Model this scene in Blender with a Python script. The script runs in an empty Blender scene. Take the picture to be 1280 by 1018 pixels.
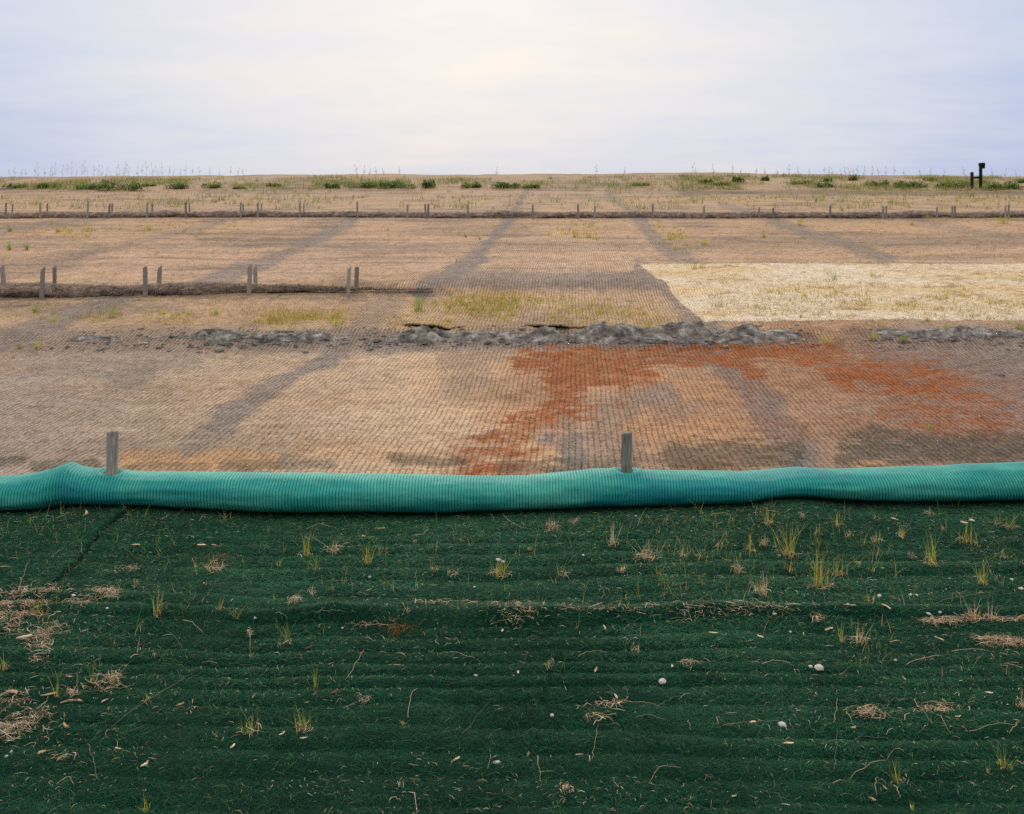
import bpy, math
import numpy as np

S = bpy.context.scene
COL = S.collection
rng = np.random.default_rng(7)

# ------------------------------------------------------------------ camera model
F, CX, HY, H = 1350.0, 640.0, 225.0, 2.16      # focal length (px of the 1280 wide photo), centre, eye level row, eye height
cam = bpy.data.cameras.new('camera'); co = bpy.data.objects.new('camera', cam); COL.objects.link(co)
cam.sensor_width = 36.0; cam.lens = 36.0*F/1280.0; cam.shift_y = -(509.0-HY)/1280.0
cam.clip_end = 12000; cam.clip_start = 0.05
co.location = (0, 0, H); co.rotation_euler = (math.radians(90), 0, 0)
S.camera = co
S.view_settings.view_transform = 'Standard'; S.view_settings.look = 'None'
S.view_settings.exposure = 0.0; S.view_settings.gamma = 1.0
S.cycles.use_denoising = False
S.cycles.max_bounces = 5; S.cycles.diffuse_bounces = 3; S.cycles.glossy_bounces = 2
S.cycles.sample_clamp_indirect = 4

# ------------------------------------------------------------------ noise
def _h(xi, yi, seed):
    h = (xi.astype(np.int64)*374761393 + yi.astype(np.int64)*668265263 + seed*974634777) & 0xffffffff
    h = ((h ^ (h >> 13))*1274126177) & 0xffffffff
    h = ((h ^ (h >> 16))*2246822519) & 0xffffffff
    return ((h ^ (h >> 15)) & 0xffffff)/float(0xffffff)
def vn(x, y, seed=0):
    x, y = np.broadcast_arrays(np.asarray(x, float), np.asarray(y, float))
    xi = np.floor(x); yi = np.floor(y); fx = x-xi; fy = y-yi
    fx = fx*fx*(3-2*fx); fy = fy*fy*(3-2*fy)
    a = _h(xi, yi, seed); b = _h(xi+1, yi, seed); c = _h(xi, yi+1, seed); d = _h(xi+1, yi+1, seed)
    return (a*(1-fx)+b*fx)*(1-fy) + (c*(1-fx)+d*fx)*fy
def fbm(x, y, seed=0, oct=4):
    s = 0; a = .5; t = 0
    for k in range(oct):
        s = s + a*vn(x, y, seed+k*17); t += a; a *= .5; x = x*2.03+5.1; y = y*2.03+1.7
    return s/t*2-1
def ss(a, b, x):
    t = np.clip((x-a)/(b-a), 0, 1); return t*t*(3-2*t)
def lin(r, g, b):
    c = np.array([r, g, b])/255.0
    return np.where(c <= .04045, c/12.92, ((c+.055)/1.055)**2.4)

# ------------------------------------------------------------------ terrain
def pX(X, Y): return CX + F*X/np.maximum(Y, .1)
PY_ = [-60, -4, 0, 2.5, 4.0, 4.55, 7.05, 7.45, 7.7, 13.4, 14.3, 17.7, 18.7, 27.4, 38.0, 39.0, 57.5, 59.0, 62.5, 66, 70, 74, 90, 200, 600, 6000]
PZ_ = [.5, .5, .45, -.25, -.56, -.50, -.095, -.085, 0., .02, .15, .24, .33, .53, .82, .90, 1.50, 1.56, 2.0, 2.32, 2.47, 2.50, 2.3, .5, 0, 0]
def zbase(X, Y):
    Y = np.asarray(Y, float); X = np.asarray(X, float)
    z = np.interp(Y, PY_, PZ_)
    # crest sways a little from left to right
    px = pX(X, np.maximum(Y, 4))
    cr = np.interp(px, [-400, 0, 450, 640, 860, 1000, 1280, 1700], [-.20, -.16, .0, .01, .12, .02, -.14, -.2])
    z = z + cr*ss(59, 68, Y)*(1-ss(90, 150, Y))
    return z
def zfield(X, Y):
    """field surface with its low relief"""
    X = np.asarray(X, float); Y = np.asarray(Y, float)
    z = zbase(X, Y); on = ss(7.2, 8.0, Y)
    px = pX(X, np.maximum(Y, 4))
    z = z + on*(.05*fbm(X*.25, Y*.3, 3)*ss(8, 12, Y) + .022*fbm(X*.9, Y*1.1, 5) + .010*fbm(X*4, Y*4, 9))
    z = z + on*.006*fbm(X*14, Y*14, 12, 3)*(1-ss(16, 26, Y))
    # low bank where the old edge is torn open
    w = .35+.65*np.clip(np.interp(px, [-100, 40, 230, 420, 465, 1000, 1030, 1085, 1300], [.1, .2, .5, .5, 1, 1, .15, .5, .6]), 0, 1)
    z = z + w*.07*np.exp(-((Y-14.15-.12*fbm(X*.7, 0, 40))/.28)**2)*(1+.7*fbm(X*2.2, Y*2.2, 41))
    # low bank of the middle terrace right of the roll
    wm = np.interp(px, [440, 520, 800, 850], [0, 1, .8, 0])
    z = z + wm*.13*np.exp(-((Y-18.6)/.5)**2)*ss(17.6, 18.25, Y)
    # small folds across the upper field
    wf = np.interp(px, [-50, 900, 1000], [1, .8, .2])
    z = z + wf*.05*np.exp(-((Y-27.4-.4*fbm(X*.15, 0, 44))/.22)**2)
    z = z + np.interp(px, [850, 1000, 1280], [0, 1, 1])*.10*np.exp(-((Y-57.0-.5*fbm(X*.1, 0, 45))/.5)**2)
    z = z + .10*fbm(X*.35, Y*.35, 46)*ss(59, 62, Y)*(1-ss(75, 90, Y))
    return z
_YS = np.concatenate([np.linspace(4.0, 14, 1500), np.linspace(14, 75, 2500)])
BOT = [(-400,650),(-200,646),(0,641),(50,639),(100,633),(150,634),(200,634),(250,638),(300,642),(350,643.5),(430,642.5),(500,644),(560,643),(620,641),(700,639),(760,636),(850,633),(900,632),(935,629.5),(960,624.5),(990,622),(1020,624),(1070,628),(1130,629),(1200,629),(1280,627),(1500,622),(1800,618)]
BOTP = np.array(BOT, float)
def mat_h(X, Y):
    """rippled mat on the near slope"""
    z = zbase(X, Y)
    wob = .10*fbm(X*.45, Y*.3, 60)+.03*fbm(X*2.0, Y*1.2, 61)
    t = Y + wob
    w = t*7.4 + 1.8*fbm(t*1.3, X*.12, 62)
    fold = np.abs(np.sin(math.pi*w))**.36
    amp = (.014+.048*vn(X*.45, np.floor(w)*7.3, 63)**1.6)*(1-.7*ss(6.5, 7.1, Y))
    z = z + amp*(fold-.6) + .012*fbm(X*2.5, Y*3.5, 64)
    yf = 5.98+.05*fbm(X*.7, 0, 65)
    z = z + .045*np.exp(-((Y-yf)/.06)**2)*np.interp(X, [-1.6, -1.0, 1.8, 2.6], [.2, 1, .9, .2])*(.7+.6*vn(X*2, 0, 66))
    z = z + .006*fbm(X*9, Y*11, 67, 3)
    kb = ss(6.55, 7.16, Y); zt = H-(np.interp(CX+F*X/7.27, BOTP[:, 0], BOTP[:, 1])-HY)/F*(7.29+.035*X)
    z = z*(1-kb) + (zt-.022+.008*fbm(X*3, Y*4, 68))*kb
    return z + .012
def surf(X, Y):
    return np.where(np.asarray(Y) < 7.3, mat_h(X, Y), zfield(X, Y))
def hit(px, py):
    """where the view ray through photo pixel (px, py) meets the ground"""
    X = (px-CX)/F*_YS
    q = HY + F*(H-surf(X, _YS))/_YS
    i = int(np.argmax(q <= py)) if (q <= py).any() else len(_YS)-1
    Y = float(_YS[i]); return (px-CX)/F*Y, Y, float(surf(np.array((px-CX)/F*Y), np.array(Y)))

# ------------------------------------------------------------------ albedo of the field (soil, straw, stains)
ILL = .86
def caps(px, py, x0, y0, x1, y1, r, soft=1.0, asp=1.0):
    dx, dy = x1-x0, (y1-y0)/asp; L = dx*dx+dy*dy+1e-9
    t = np.clip(((px-x0)*dx+((py-y0)/asp)*dy)/L, 0, 1)
    d = np.hypot(px-x0-t*dx, (py-y0)/asp-t*dy)
    return 1-ss(r*(1-.55*soft), r*(1+.55*soft), d)
RUST = [(650,452,880,442,14,1),(690,465,800,470,16,1),(705,485,690,520,22,.9),(590,578,690,528,26,.9),(640,565,700,520,22,.8),
        (690,520,745,514,9,1),(765,462,778,505,9,.9),(880,440,1045,438,11,1),(905,442,945,462,13,1),(985,443,1060,452,10,.9),
        (1050,462,1165,478,20,.95),(1150,478,1245,528,26,.7),(1120,512,1220,542,18,.6),(980,455,1180,545,42,.35),(800,480,940,545,30,.2),
        (830,590,900,578,14,.3),(1000,500,1100,470,30,.25),(700,445,1000,440,8,1),(660,500,640,590,40,.3),(1000,450,1290,540,55,.35),(900,500,1260,550,40,.3),(700,480,860,560,60,.2)]
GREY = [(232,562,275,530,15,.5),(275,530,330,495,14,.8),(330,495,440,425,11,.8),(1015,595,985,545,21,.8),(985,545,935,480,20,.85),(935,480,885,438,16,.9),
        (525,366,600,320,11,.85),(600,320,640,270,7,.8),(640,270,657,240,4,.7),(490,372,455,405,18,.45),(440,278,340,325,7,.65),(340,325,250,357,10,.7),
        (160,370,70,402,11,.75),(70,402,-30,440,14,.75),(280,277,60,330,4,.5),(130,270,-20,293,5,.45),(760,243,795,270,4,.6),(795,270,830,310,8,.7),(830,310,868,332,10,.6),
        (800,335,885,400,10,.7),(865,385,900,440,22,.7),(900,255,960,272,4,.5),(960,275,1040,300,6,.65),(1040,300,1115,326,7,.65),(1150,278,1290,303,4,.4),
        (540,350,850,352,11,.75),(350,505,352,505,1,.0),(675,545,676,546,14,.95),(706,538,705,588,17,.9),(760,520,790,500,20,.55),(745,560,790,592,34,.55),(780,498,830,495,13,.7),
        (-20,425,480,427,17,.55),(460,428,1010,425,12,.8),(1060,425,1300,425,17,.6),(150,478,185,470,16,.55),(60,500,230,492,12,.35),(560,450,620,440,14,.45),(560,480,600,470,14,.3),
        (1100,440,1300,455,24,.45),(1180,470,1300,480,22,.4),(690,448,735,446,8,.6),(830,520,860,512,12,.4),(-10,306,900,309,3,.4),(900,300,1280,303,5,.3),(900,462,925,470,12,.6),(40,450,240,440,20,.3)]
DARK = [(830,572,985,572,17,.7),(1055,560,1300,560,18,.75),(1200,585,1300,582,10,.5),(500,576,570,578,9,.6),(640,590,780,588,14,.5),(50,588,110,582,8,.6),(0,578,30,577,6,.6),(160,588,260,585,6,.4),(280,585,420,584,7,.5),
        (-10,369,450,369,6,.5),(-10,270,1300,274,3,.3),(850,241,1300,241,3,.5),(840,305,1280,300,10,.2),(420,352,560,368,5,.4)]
STRAWY = [(160,575,330,578,14,.7),(380,560,600,580,14,.35),(830,582,900,585,8,.5),(1080,585,1130,588,9,.7),(560,470,660,490,40,.25),(800,530,900,545,24,.3),(1060,432,1100,424,7,.6)]
YEL = [(330,400,400,402,11,.7),(400,402,440,396,10,.4),(500,398,640,385,17,.7),(560,375,700,378,10,.4),(700,392,830,395,16,.35),(60,400,240,402,9,.25),(700,290,745,288,7,.5),(60,288,110,290,8,.3),
       (780,250,1280,252,6,.3),(1050,235,1280,236,6,.4),(820,288,860,296,8,.35),(500,395,580,400,8,.5),(100,290,300,285,8,.2),(1150,270,1280,272,6,.4),(560,255,620,252,4,.25)]
C_ = dict(grey=lin(114,106,102), rust=lin(136,72,22), dark=lin(72,70,58), strawy=lin(174,134,90), yel=lin(180,150,84), soil=lin(116,98,82))
def field_col(X, Y):
    X = np.asarray(X, float); Y = np.asarray(Y, float)
    z = zfield(X, Y); px = pX(X, Y); py = HY + F*(H-z)/np.maximum(Y, .1)
    # ragged edges: the outlines wander with noise that lives on the ground
    k = F/np.maximum(Y, 3)
    ax = px + k*.16*fbm(X*1.6, Y*1.6, 70, 5); ay = py + np.minimum(k*.05, 9)*fbm(X*1.9, Y*1.5, 71, 5)
    n1 = fbm(X*.5, Y*.55, 72, 5); n4 = fbm(X*6, Y*7, 77, 4); n2 = fbm(X*2.1, Y*2.6, 73, 4); n3 = fbm(X*.35, Y*2.2, 74, 4); rag = .75*n4+.45*n2+.35*fbm(X*17, Y*17, 78, 2)
    near = np.stack([np.interp(px, [0,150,350,520,680,850,1000,1130,1280], v) for v in
        ([150,158,174,186,182,170,156,140,134],[134,139,148,158,149,135,126,119,116],[120,119,122,128,116,103,99,103,105])], -1)
    up = np.stack([np.interp(py, [219,240,262,285,330,372,405,430], v) for v in
        ([164,168,174,178,184,172,168,160],[142,142,145,145,152,143,139,134],[116,117,115,114,124,114,110,112])], -1)
    m = ss(425, 445, py)[..., None]
    c = lin_arr(up*(1-m)+near*m)
    def mix(c, t, m): m = np.clip(m, 0, 1)[..., None]; return c*(1-m)+t*m
    c = mix(c, C_['soil'], .7*ss(.0, .45, n1)*(.6+.5*n2) + .45*ss(.0, .45, n3)*ss(12, 20, Y) + .35*ss(.05, .5, n4))
    c = mix(c, C_['strawy'], .25*ss(.05, .45, -n1))
    def many(L, amt=1.0, jag=.45, lo=.22, hi=.78):
        a = np.zeros(px.shape)
        for (x0, y0, x1, y1, r, s) in L:
            if s > 0: q = caps(ax, ay, x0, y0, x1, y1, r, 1.5); a = np.maximum(a, s*ss(lo, hi, q+jag*rag)*ss(.0, .22, q))
        return np.clip(a*amt, 0, 1)
    g = many(GREY); ru = many(RUST, 1.25, .75, .0, .95)*np.clip(.85+.5*n3+.7*n4+.4*fbm(X*17, Y*17, 79, 2), .15, 1)
    c = mix(c, C_['strawy'], many(STRAWY)); c = mix(c, C_['yel'], many(YEL)*(.25+.5*ss(-.1, .4, n4)))
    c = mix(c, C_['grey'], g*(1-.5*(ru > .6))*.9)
    c = mix(c, C_['rust'], ru*(1-.75*many([q for q in GREY if 660 < q[0] < 800 and 495 < q[1]]))*.92)
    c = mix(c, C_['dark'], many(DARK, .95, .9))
    c = c*(1+.18*n2+.16*n4+.22*fbm(X*13, Y*13, 75, 3))[..., None]
    c = c*.93+.07*c.mean(-1, keepdims=True)
    return np.clip(c/ILL, .01, .75)
def lin_arr(a):
    c = np.clip(a/255.0, 0, 1); return np.where(c <= .04045, c/12.92, ((c+.055)/1.055)**2.4)

# ------------------------------------------------------------------ mesh helpers
def new_obj(name, me, mat=None, parent=None, smooth=True):
    o = bpy.data.objects.new(name, me); COL.objects.link(o)
    if mat: me.materials.append(mat)
    if parent: o.parent = parent
    if smooth and len(me.polygons): me.polygons.foreach_set('use_smooth', np.ones(len(me.polygons), bool))
    return o
def fast_mesh(name, V, Q, tint=None, extra=None):
    V = np.asarray(V, np.float32).reshape(-1, 3); Q = np.asarray(Q, np.int32); n = Q.shape[1]
    me = bpy.data.meshes.new(name)
    me.vertices.add(len(V)); me.vertices.foreach_set('co', V.ravel())
    me.loops.add(Q.size); me.loops.foreach_set('vertex_index', Q.ravel())
    me.polygons.add(len(Q)); me.polygons.foreach_set('loop_start', np.arange(0, Q.size, n, dtype=np.int32))
    me.update(calc_edges=True)
    if tint is not None:
        a = me.attributes.new('tint', 'FLOAT_COLOR', 'POINT')
        t = np.ones((len(V), 4), np.float32); t[:, :3] = tint; a.data.foreach_set('color', t.ravel())
    for k, v in (extra or {}).items():
        a = me.attributes.new(k, 'FLOAT', 'POINT'); a.data.foreach_set('value', np.asarray(v, np.float32).ravel())
    return me
def grid_q(nr, nc):
    i = np.arange(nr*nc).reshape(nr, nc)
    return np.stack([i[:-1, :-1], i[:-1, 1:], i[1:, 1:], i[1:, :-1]], -1).reshape(-1, 4)
def ribbons(P, W, tint):
    """P: (N, K, 3) centre lines, W: (N, K, 3) half-width vectors -> quads"""
    N, K, _ = P.shape
    V = np.stack([P-W, P+W], 2).reshape(-1, 3)
    b = (np.arange(N)*K*2)[:, None, None] + (np.arange(K-1)*2)[None, :, None] + np.array([0, 1, 3, 2])[None, None, :]
    T = np.repeat(tint, K*2, 0) if tint.ndim == 2 else np.repeat(tint.reshape(N*K, 3), 2, 0)
    return V, b.reshape(-1, 4), T
def strands(X, Y, Z, L, w, az, lift, curl, K=3, r=rng):
    """flat lying curved strands"""
    N = len(X); t = np.linspace(-.5, .5, K)[None, :]
    d = np.stack([np.cos(az), np.sin(az), np.zeros(N)], -1); n = np.stack([-np.sin(az), np.cos(az), np.zeros(N)], -1)
    tilt = r.normal(0, 1, N)*lift*.5
    P = np.stack([X, Y, Z], -1)[:, None, :] + d[:, None, :]*(t*L[:, None])[..., None] + n[:, None, :]*((t**2*4-.5)*(L*curl)[:, None])[..., None]
    P[..., 2] += (1-(2*t)**2)*lift[:, None] + t*2*tilt[:, None]
    roll = r.uniform(-.7, .7, N)
    wv = n*np.cos(roll)[:, None]; wv[:, 2] = np.sin(roll)
    tap = (1-.5*(2*np.abs(t))**2)
    W = wv[:, None, :]*(w[:, None]*tap)[..., None]*.5
    return P, W
def tube(pts, rad, n=6, rr=None, cap=True):
    """lofted tube through pts with radii; returns verts, faces"""
    pts = np.asarray(pts, float); K = len(pts); rad = np.broadcast_to(rad, (K,))
    T = np.gradient(pts, axis=0); T /= np.linalg.norm(T, axis=1)[:, None]+1e-9
    up = np.array([0, 0, 1.0]); V = []
    for k in range(K):
        u = up if abs(T[k, 2]) < .9 else np.array([1., 0, 0])
        a = np.cross(T[k], u); a /= np.linalg.norm(a); b = np.cross(a, T[k])
        th = np.arange(n)/n*2*math.pi
        V.append(pts[k]+rad[k]*(np.cos(th)[:, None]*a+np.sin(th)[:, None]*b))
    V = np.concatenate(V); Fc = []
    for k in range(K-1):
        for j in range(n):
            Fc.append((k*n+j, k*n+(j+1) % n, (k+1)*n+(j+1) % n, (k+1)*n+j))
    if cap: Fc.append(tuple(range(n))[::-1]); Fc.append(tuple((K-1)*n+j for j in range(n)))
    return V, Fc
def poly_mesh(name, V, Fc):
    me = bpy.data.meshes.new(name); me.from_pydata([tuple(v) for v in V], [], [tuple(int(i) for i in f) for f in Fc]); me.update(); return me
def tag(o, label=None, cat=None, group=None, kind=None):
    if label: o['label'] = label
    if cat: o['category'] = cat
    if group: o['group'] = group
    if kind: o['kind'] = kind
    return o

# ------------------------------------------------------------------ materials
class NT:
    def __init__(s, mat):
        s.t = mat.node_tree; s.t.nodes.clear()
    def n(s, ty, props=None, **inp):
        nd = s.t.nodes.new(ty)
        for k, v in (props or {}).items(): setattr(nd, k, v)
        for k, v in inp.items(): s.set(nd, k, v)
        return nd
    def set(s, nd, k, v):
        k = k.replace('_', ' ') if isinstance(k, str) and k.replace('_', ' ') in nd.inputs else k
        if isinstance(k, str) and k.startswith('i') and k[1:].isdigit(): k = int(k[1:])
        tgt = nd.inputs[k]
        if isinstance(v, bpy.types.NodeSocket): s.t.links.new(v, tgt)
        elif hasattr(v, 'outputs'): s.t.links.new(v.outputs[0], tgt)
        else: tgt.default_value = v
    def math(s, op, a, b=0.0, c=0.0, clamp=False):
        return s.n('ShaderNodeMath', {'operation': op, 'use_clamp': clamp}, i0=a, i1=b, i2=c)
    def mixc(s, f, a, b, mode='MIX'):
        nd = s.n('ShaderNodeMix', {'data_type': 'RGBA', 'blend_type': mode})
        s.set(nd, 0, f); s.set(nd, 6, a); s.set(nd, 7, b); return nd.outputs[2]
    def noise(s, vec, scale, detail=3, rough=.55, typ=None):
        return s.n('ShaderNodeTexNoise', {}, Vector=vec, Scale=scale, Detail=detail, Roughness=rough)
    def ramp(s, fac, pts):
        nd = s.n('ShaderNodeValToRGB', {}, Fac=fac); cr = nd.color_ramp
        while len(cr.elements) < len(pts): cr.elements.new(.5)
        for e, (p, c) in zip(cr.elements, pts): e.position = p; e.color = (*c, 1) if len(c) == 3 else c
        return nd
def material(name):
    m = bpy.data.materials.new(name); m.use_nodes = True; return m, NT(m)
def finish(nt, color, rough=.9, normal=None, spec=.2, sheen=0, transl=0):
    b = nt.n('ShaderNodeBsdfPrincipled', {}); nt.set(b, 'Base Color', color); nt.set(b, 'Roughness', rough); nt.set(b, 'Specular IOR Level', spec)
    if sheen: nt.set(b, 'Sheen Weight', sheen)
    if normal is not None: nt.set(b, 'Normal', normal)
    sh = b.outputs[0]
    if transl:
        tr = nt.n('ShaderNodeBsdfTranslucent', {}, Color=color); mx = nt.n('ShaderNodeMixShader', {}); nt.set(mx, 0, transl)
        nt.t.links.new(sh, mx.inputs[1]); nt.t.links.new(tr.outputs[0], mx.inputs[2]); sh = mx.outputs[0]
    o = nt.n('ShaderNodeOutputMaterial', {}); nt.t.links.new(sh, o.inputs[0])

def mat_field(name='field_soil_and_netting', netk=.62):
    m, t = material(name)
    pos = t.n('ShaderNodeTexCoord').outputs['Object']
    tint = t.n('ShaderNodeAttribute', {'attribute_name': 'tint'}).outputs['Color']
    sep = t.n('ShaderNodeSeparateXYZ', {}, Vector=pos)
    wob = t.noise(pos, .8, 3); wob2 = t.noise(pos, 7.0, 2)
    # netting: strands running up the field and across it
    xs = t.math('SUBTRACT', sep.outputs[0], t.math('MULTIPLY', sep.outputs[1], .059))
    xs = t.math('ADD', xs, t.math('MULTIPLY', t.math('SUBTRACT', wob, .5), .07)); xs = t.math('ADD', xs, t.math('MULTIPLY', t.math('SUBTRACT', wob2, .5), .018))
    ys = t.math('ADD', sep.outputs[1], t.math('MULTIPLY', t.math('SUBTRACT', wob, .5), .10)); ys = t.math('ADD', ys, t.math('MULTIPLY', t.math('SUBTRACT', wob2, .5), .04))
    def line(v, pitch, w):
        f = t.math('PINGPONG', v, pitch/2)                       # 0 .. pitch/2
        return t.n('ShaderNodeMapRange', {'interpolation_type': 'SMOOTHSTEP', 'clamp': True}, Value=f, i1=w*.4, i2=w, i3=1.0, i4=0.0)
    la = line(xs, .05, .0085); lb = line(ys, .085, .0075)
    brk = t.n('ShaderNodeMapRange', {'interpolation_type': 'SMOOTHSTEP'}, Value=t.noise(pos, 5.0, 6, .75), i1=.36, i2=.54, i3=.12, i4=1.0)
    net = t.math('MULTIPLY', t.math('MAXIMUM', la, t.math('MULTIPLY', lb, .6)), brk)
    fine = t.noise(pos, 60, 5, .65); fib = t.noise(t.n('ShaderNodeMapping', {}, Vector=pos, Scale=(40, 14, 30)), 2.0, 4, .7)
    speck = t.noise(pos, 26, 3, .7)
    v = t.ramp(fine, [(.28, (.72, .71, .70)), (.5, (1.0, 1.0, 1.0)), (.72, (1.26, 1.25, 1.22))])
    c = t.mixc(1.0, tint, v, 'MULTIPLY')
    v2 = t.ramp(fib, [(.3, (.80, .78, .76)), (.55, (1.03, 1.03, 1.03)), (.75, (1.22, 1.2, 1.16))])
    c = t.mixc(.8, c, v2, 'MULTIPLY')
    dk = t.ramp(speck, [(.30, (1, 1, 1)), (.40, (0, 0, 0))])
    c = t.mixc(t.math('MULTIPLY', dk, .45), c, (.055, .045, .038, 1))
    c = t.mixc(t.math('MULTIPLY', net, netk), c, t.mixc(1.0, c, (.32, .29, .27, 1), 'MULTIPLY'))
    hgt = t.math('ADD', t.math('MULTIPLY', fine, .007), t.math('MULTIPLY', fib, .008)); hgt = t.math('SUBTRACT', hgt, t.math('MULTIPLY', net, .012))
    hgt = t.math('ADD', hgt, t.math('MULTIPLY', t.noise(pos, 7, 4), .03))
    bp = t.n('ShaderNodeBump', {}, Height=hgt, Distance=1.0, Strength=.8)
    finish(t, c, .95, bp.outputs[0], .1)
    return m
def mat_tint(name, rough=.85, transl=.0, spec=.2, gain=(1, 1, 1)):
    m, t = material(name)
    tint = t.n('ShaderNodeAttribute', {'attribute_name': 'tint'}).outputs['Color']
    pos = t.n('ShaderNodeTexCoord').outputs['Object']
    v = t.ramp(t.noise(pos, 45, 3), [(.3, (.78, .78, .78)), (.7, (1.2, 1.2, 1.2))])
    finish(t, t.mixc(1.0, tint, v, 'MULTIPLY'), rough, None, spec, 0, transl); return m
def mat_greenmat():
    m, t = material('green_fibre_mat')
    pos = t.n('ShaderNodeTexCoord').outputs['Object']
    a = t.noise(pos, 2.2, 4); b = t.noise(pos, 90, 4, .7); d = t.noise(t.n('ShaderNodeMapping', {}, Vector=pos, Scale=(12, 60, 60)), 2.2, 4, .7)
    c = t.ramp(a, [(.3, lin(14, 48, 38)), (.5, lin(22, 62, 48)), (.7, lin(38, 74, 54))]).outputs[0]
    c = t.mixc(.9, c, t.ramp(b, [(.3, (.45, .45, .45)), (.7, (1.6, 1.6, 1.6))]), 'MULTIPLY')
    c = t.mixc(.6, c, t.ramp(d, [(.3, (.5, .5, .5)), (.7, (1.5, 1.5, 1.5))]), 'MULTIPLY')
    hgt = t.math('ADD', t.math('MULTIPLY', b, .012), t.math('MULTIPLY', d, .02))
    finish(t, c, .95, t.n('ShaderNodeBump', {}, Height=hgt, Distance=1.0, Strength=.9).outputs[0], .05); return m
def mat_sock():
    m, t = material('teal_netting_fabric')
    pos = t.n('ShaderNodeTexCoord').outputs['Object']
    rib = t.n('ShaderNodeAttribute', {'attribute_name': 'rib'}).outputs['Fac']
    st = t.n('ShaderNodeMapping', {}, Vector=pos, Scale=(1.0, 2.6, 2.6))
    a = t.noise(st, 1.3, 4, .6); b = t.noise(pos, 9, 4, .65); f = t.noise(pos, 160, 3, .7)
    c = t.ramp(a, [(.30, lin(20, 126, 136)), (.44, lin(36, 146, 138)), (.62, lin(72, 168, 150))]).outputs[0]
    c = t.mixc(.55, c, t.ramp(b, [(.3, (.66, .72, .78)), (.5, (1, 1, 1)), (.72, (1.3, 1.22, 1.15))]), 'MULTIPLY')
    c = t.mixc(.7, c, t.ramp(f, [(.3, (.62, .62, .62)), (.7, (1.35, 1.35, 1.35))]), 'MULTIPLY')
    c = t.mixc(t.math('MULTIPLY', rib, .75), c, lin_t(6, 62, 70))
    sp = t.ramp(t.noise(pos, 22, 3, .7), [(.70, (0, 0, 0)), (.75, (1, 1, 1))])
    c = t.mixc(t.math('MULTIPLY', sp, .55), c, lin_t(150, 140, 110))
    finish(t, c, .6, t.n('ShaderNodeBump', {}, Height=f, Distance=.006, Strength=.8).outputs[0], .2, .0); return m
def lin_t(r, g, b): return (*[float(v) for v in lin(r, g, b)], 1)
def mat_wood(name, c0, c1, c2):
    m, t = material(name)
    pos = t.n('ShaderNodeTexCoord').outputs['Object']
    oi = t.n('ShaderNodeObjectInfo').outputs['Random']
    off = t.n('ShaderNodeVectorMath', {'operation': 'ADD'}); t.t.links.new(pos, off.inputs[0]); t.t.links.new(t.math('MULTIPLY', oi, 37.0).outputs[0], off.inputs[1])
    g = t.noise(t.n('ShaderNodeMapping', {}, Vector=off, Scale=(60, 60, 3.0)), 2.2, 5, .65)
    b = t.noise(off, 9, 3)
    c = t.ramp(g, [(.3, c0), (.5, c1), (.7, c2)]).outputs[0]
    c = t.mixc(.6, c, t.ramp(b, [(.3, (.65, .65, .65)), (.7, (1.25, 1.25, 1.25))]), 'MULTIPLY')
    c = t.mixc(1.0, c, t.ramp(oi, [(0, (.75, .75, .75)), (1, (1.25, 1.25, 1.25))]), 'MULTIPLY')
    finish(t, c, .9, t.n('ShaderNodeBump', {}, Height=g, Distance=.006, Strength=.8).outputs[0], .15); return m
def mat_clay(name, cs, bd=.012):
    m, t = material(name)
    pos = t.n('ShaderNodeTexCoord').outputs['Object']
    a = t.noise(pos, 7.0, 5, .65); b = t.noise(pos, 34, 4, .7)
    c = t.ramp(a, [(.3, cs[0]), (.5, cs[1]), (.68, cs[2])]).outputs[0]
    c = t.mixc(.8, c, t.ramp(b, [(.3, (.55, .55, .55)), (.7, (1.35, 1.35, 1.35))]), 'MULTIPLY')
    finish(t, c, .95, t.n('ShaderNodeBump', {}, Height=b, Distance=bd, Strength=.8).outputs[0], .1); return m
M_FIELD = mat_field(); M_BLANKET = mat_field('straw_blanket_fabric', .22); M_GMAT = mat_greenmat(); M_SOCK = mat_sock()
M_PILE = mat_tint('green_fibres', .8, .15, .15); M_STRAW = mat_tint('dry_straw', .8, .1, .2); M_LEAF = mat_tint('leaves', .7, .35, .25)
M_STAKE = mat_wood('weathered_stake_wood', lin(92, 86, 82), lin(138, 131, 124), lin(172, 164, 154))
M_TARRED = mat_wood('dark_tarred_wood', lin(24, 22, 24), lin(36, 33, 34), lin(50, 46, 46))
M_CLAY = mat_clay('grey_clay', (lin(60, 56, 52), lin(122, 116, 109), lin(178, 171, 162)))
M_ROLL = mat_clay('weathered_straw_roll', (lin(92, 82, 74), lin(130, 116, 106), lin(164, 148, 134)))
M_STONE = mat_clay('pale_stone', (lin(176, 166, 154), lin(210, 202, 194), lin(228, 222, 216)), .003)
M_TWIG = mat_tint('twig_bark', .85)
M_BLACK = mat_clay('dark_hollow', (lin(14, 14, 13), lin(20, 20, 19), lin(26, 25, 24)))

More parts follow.
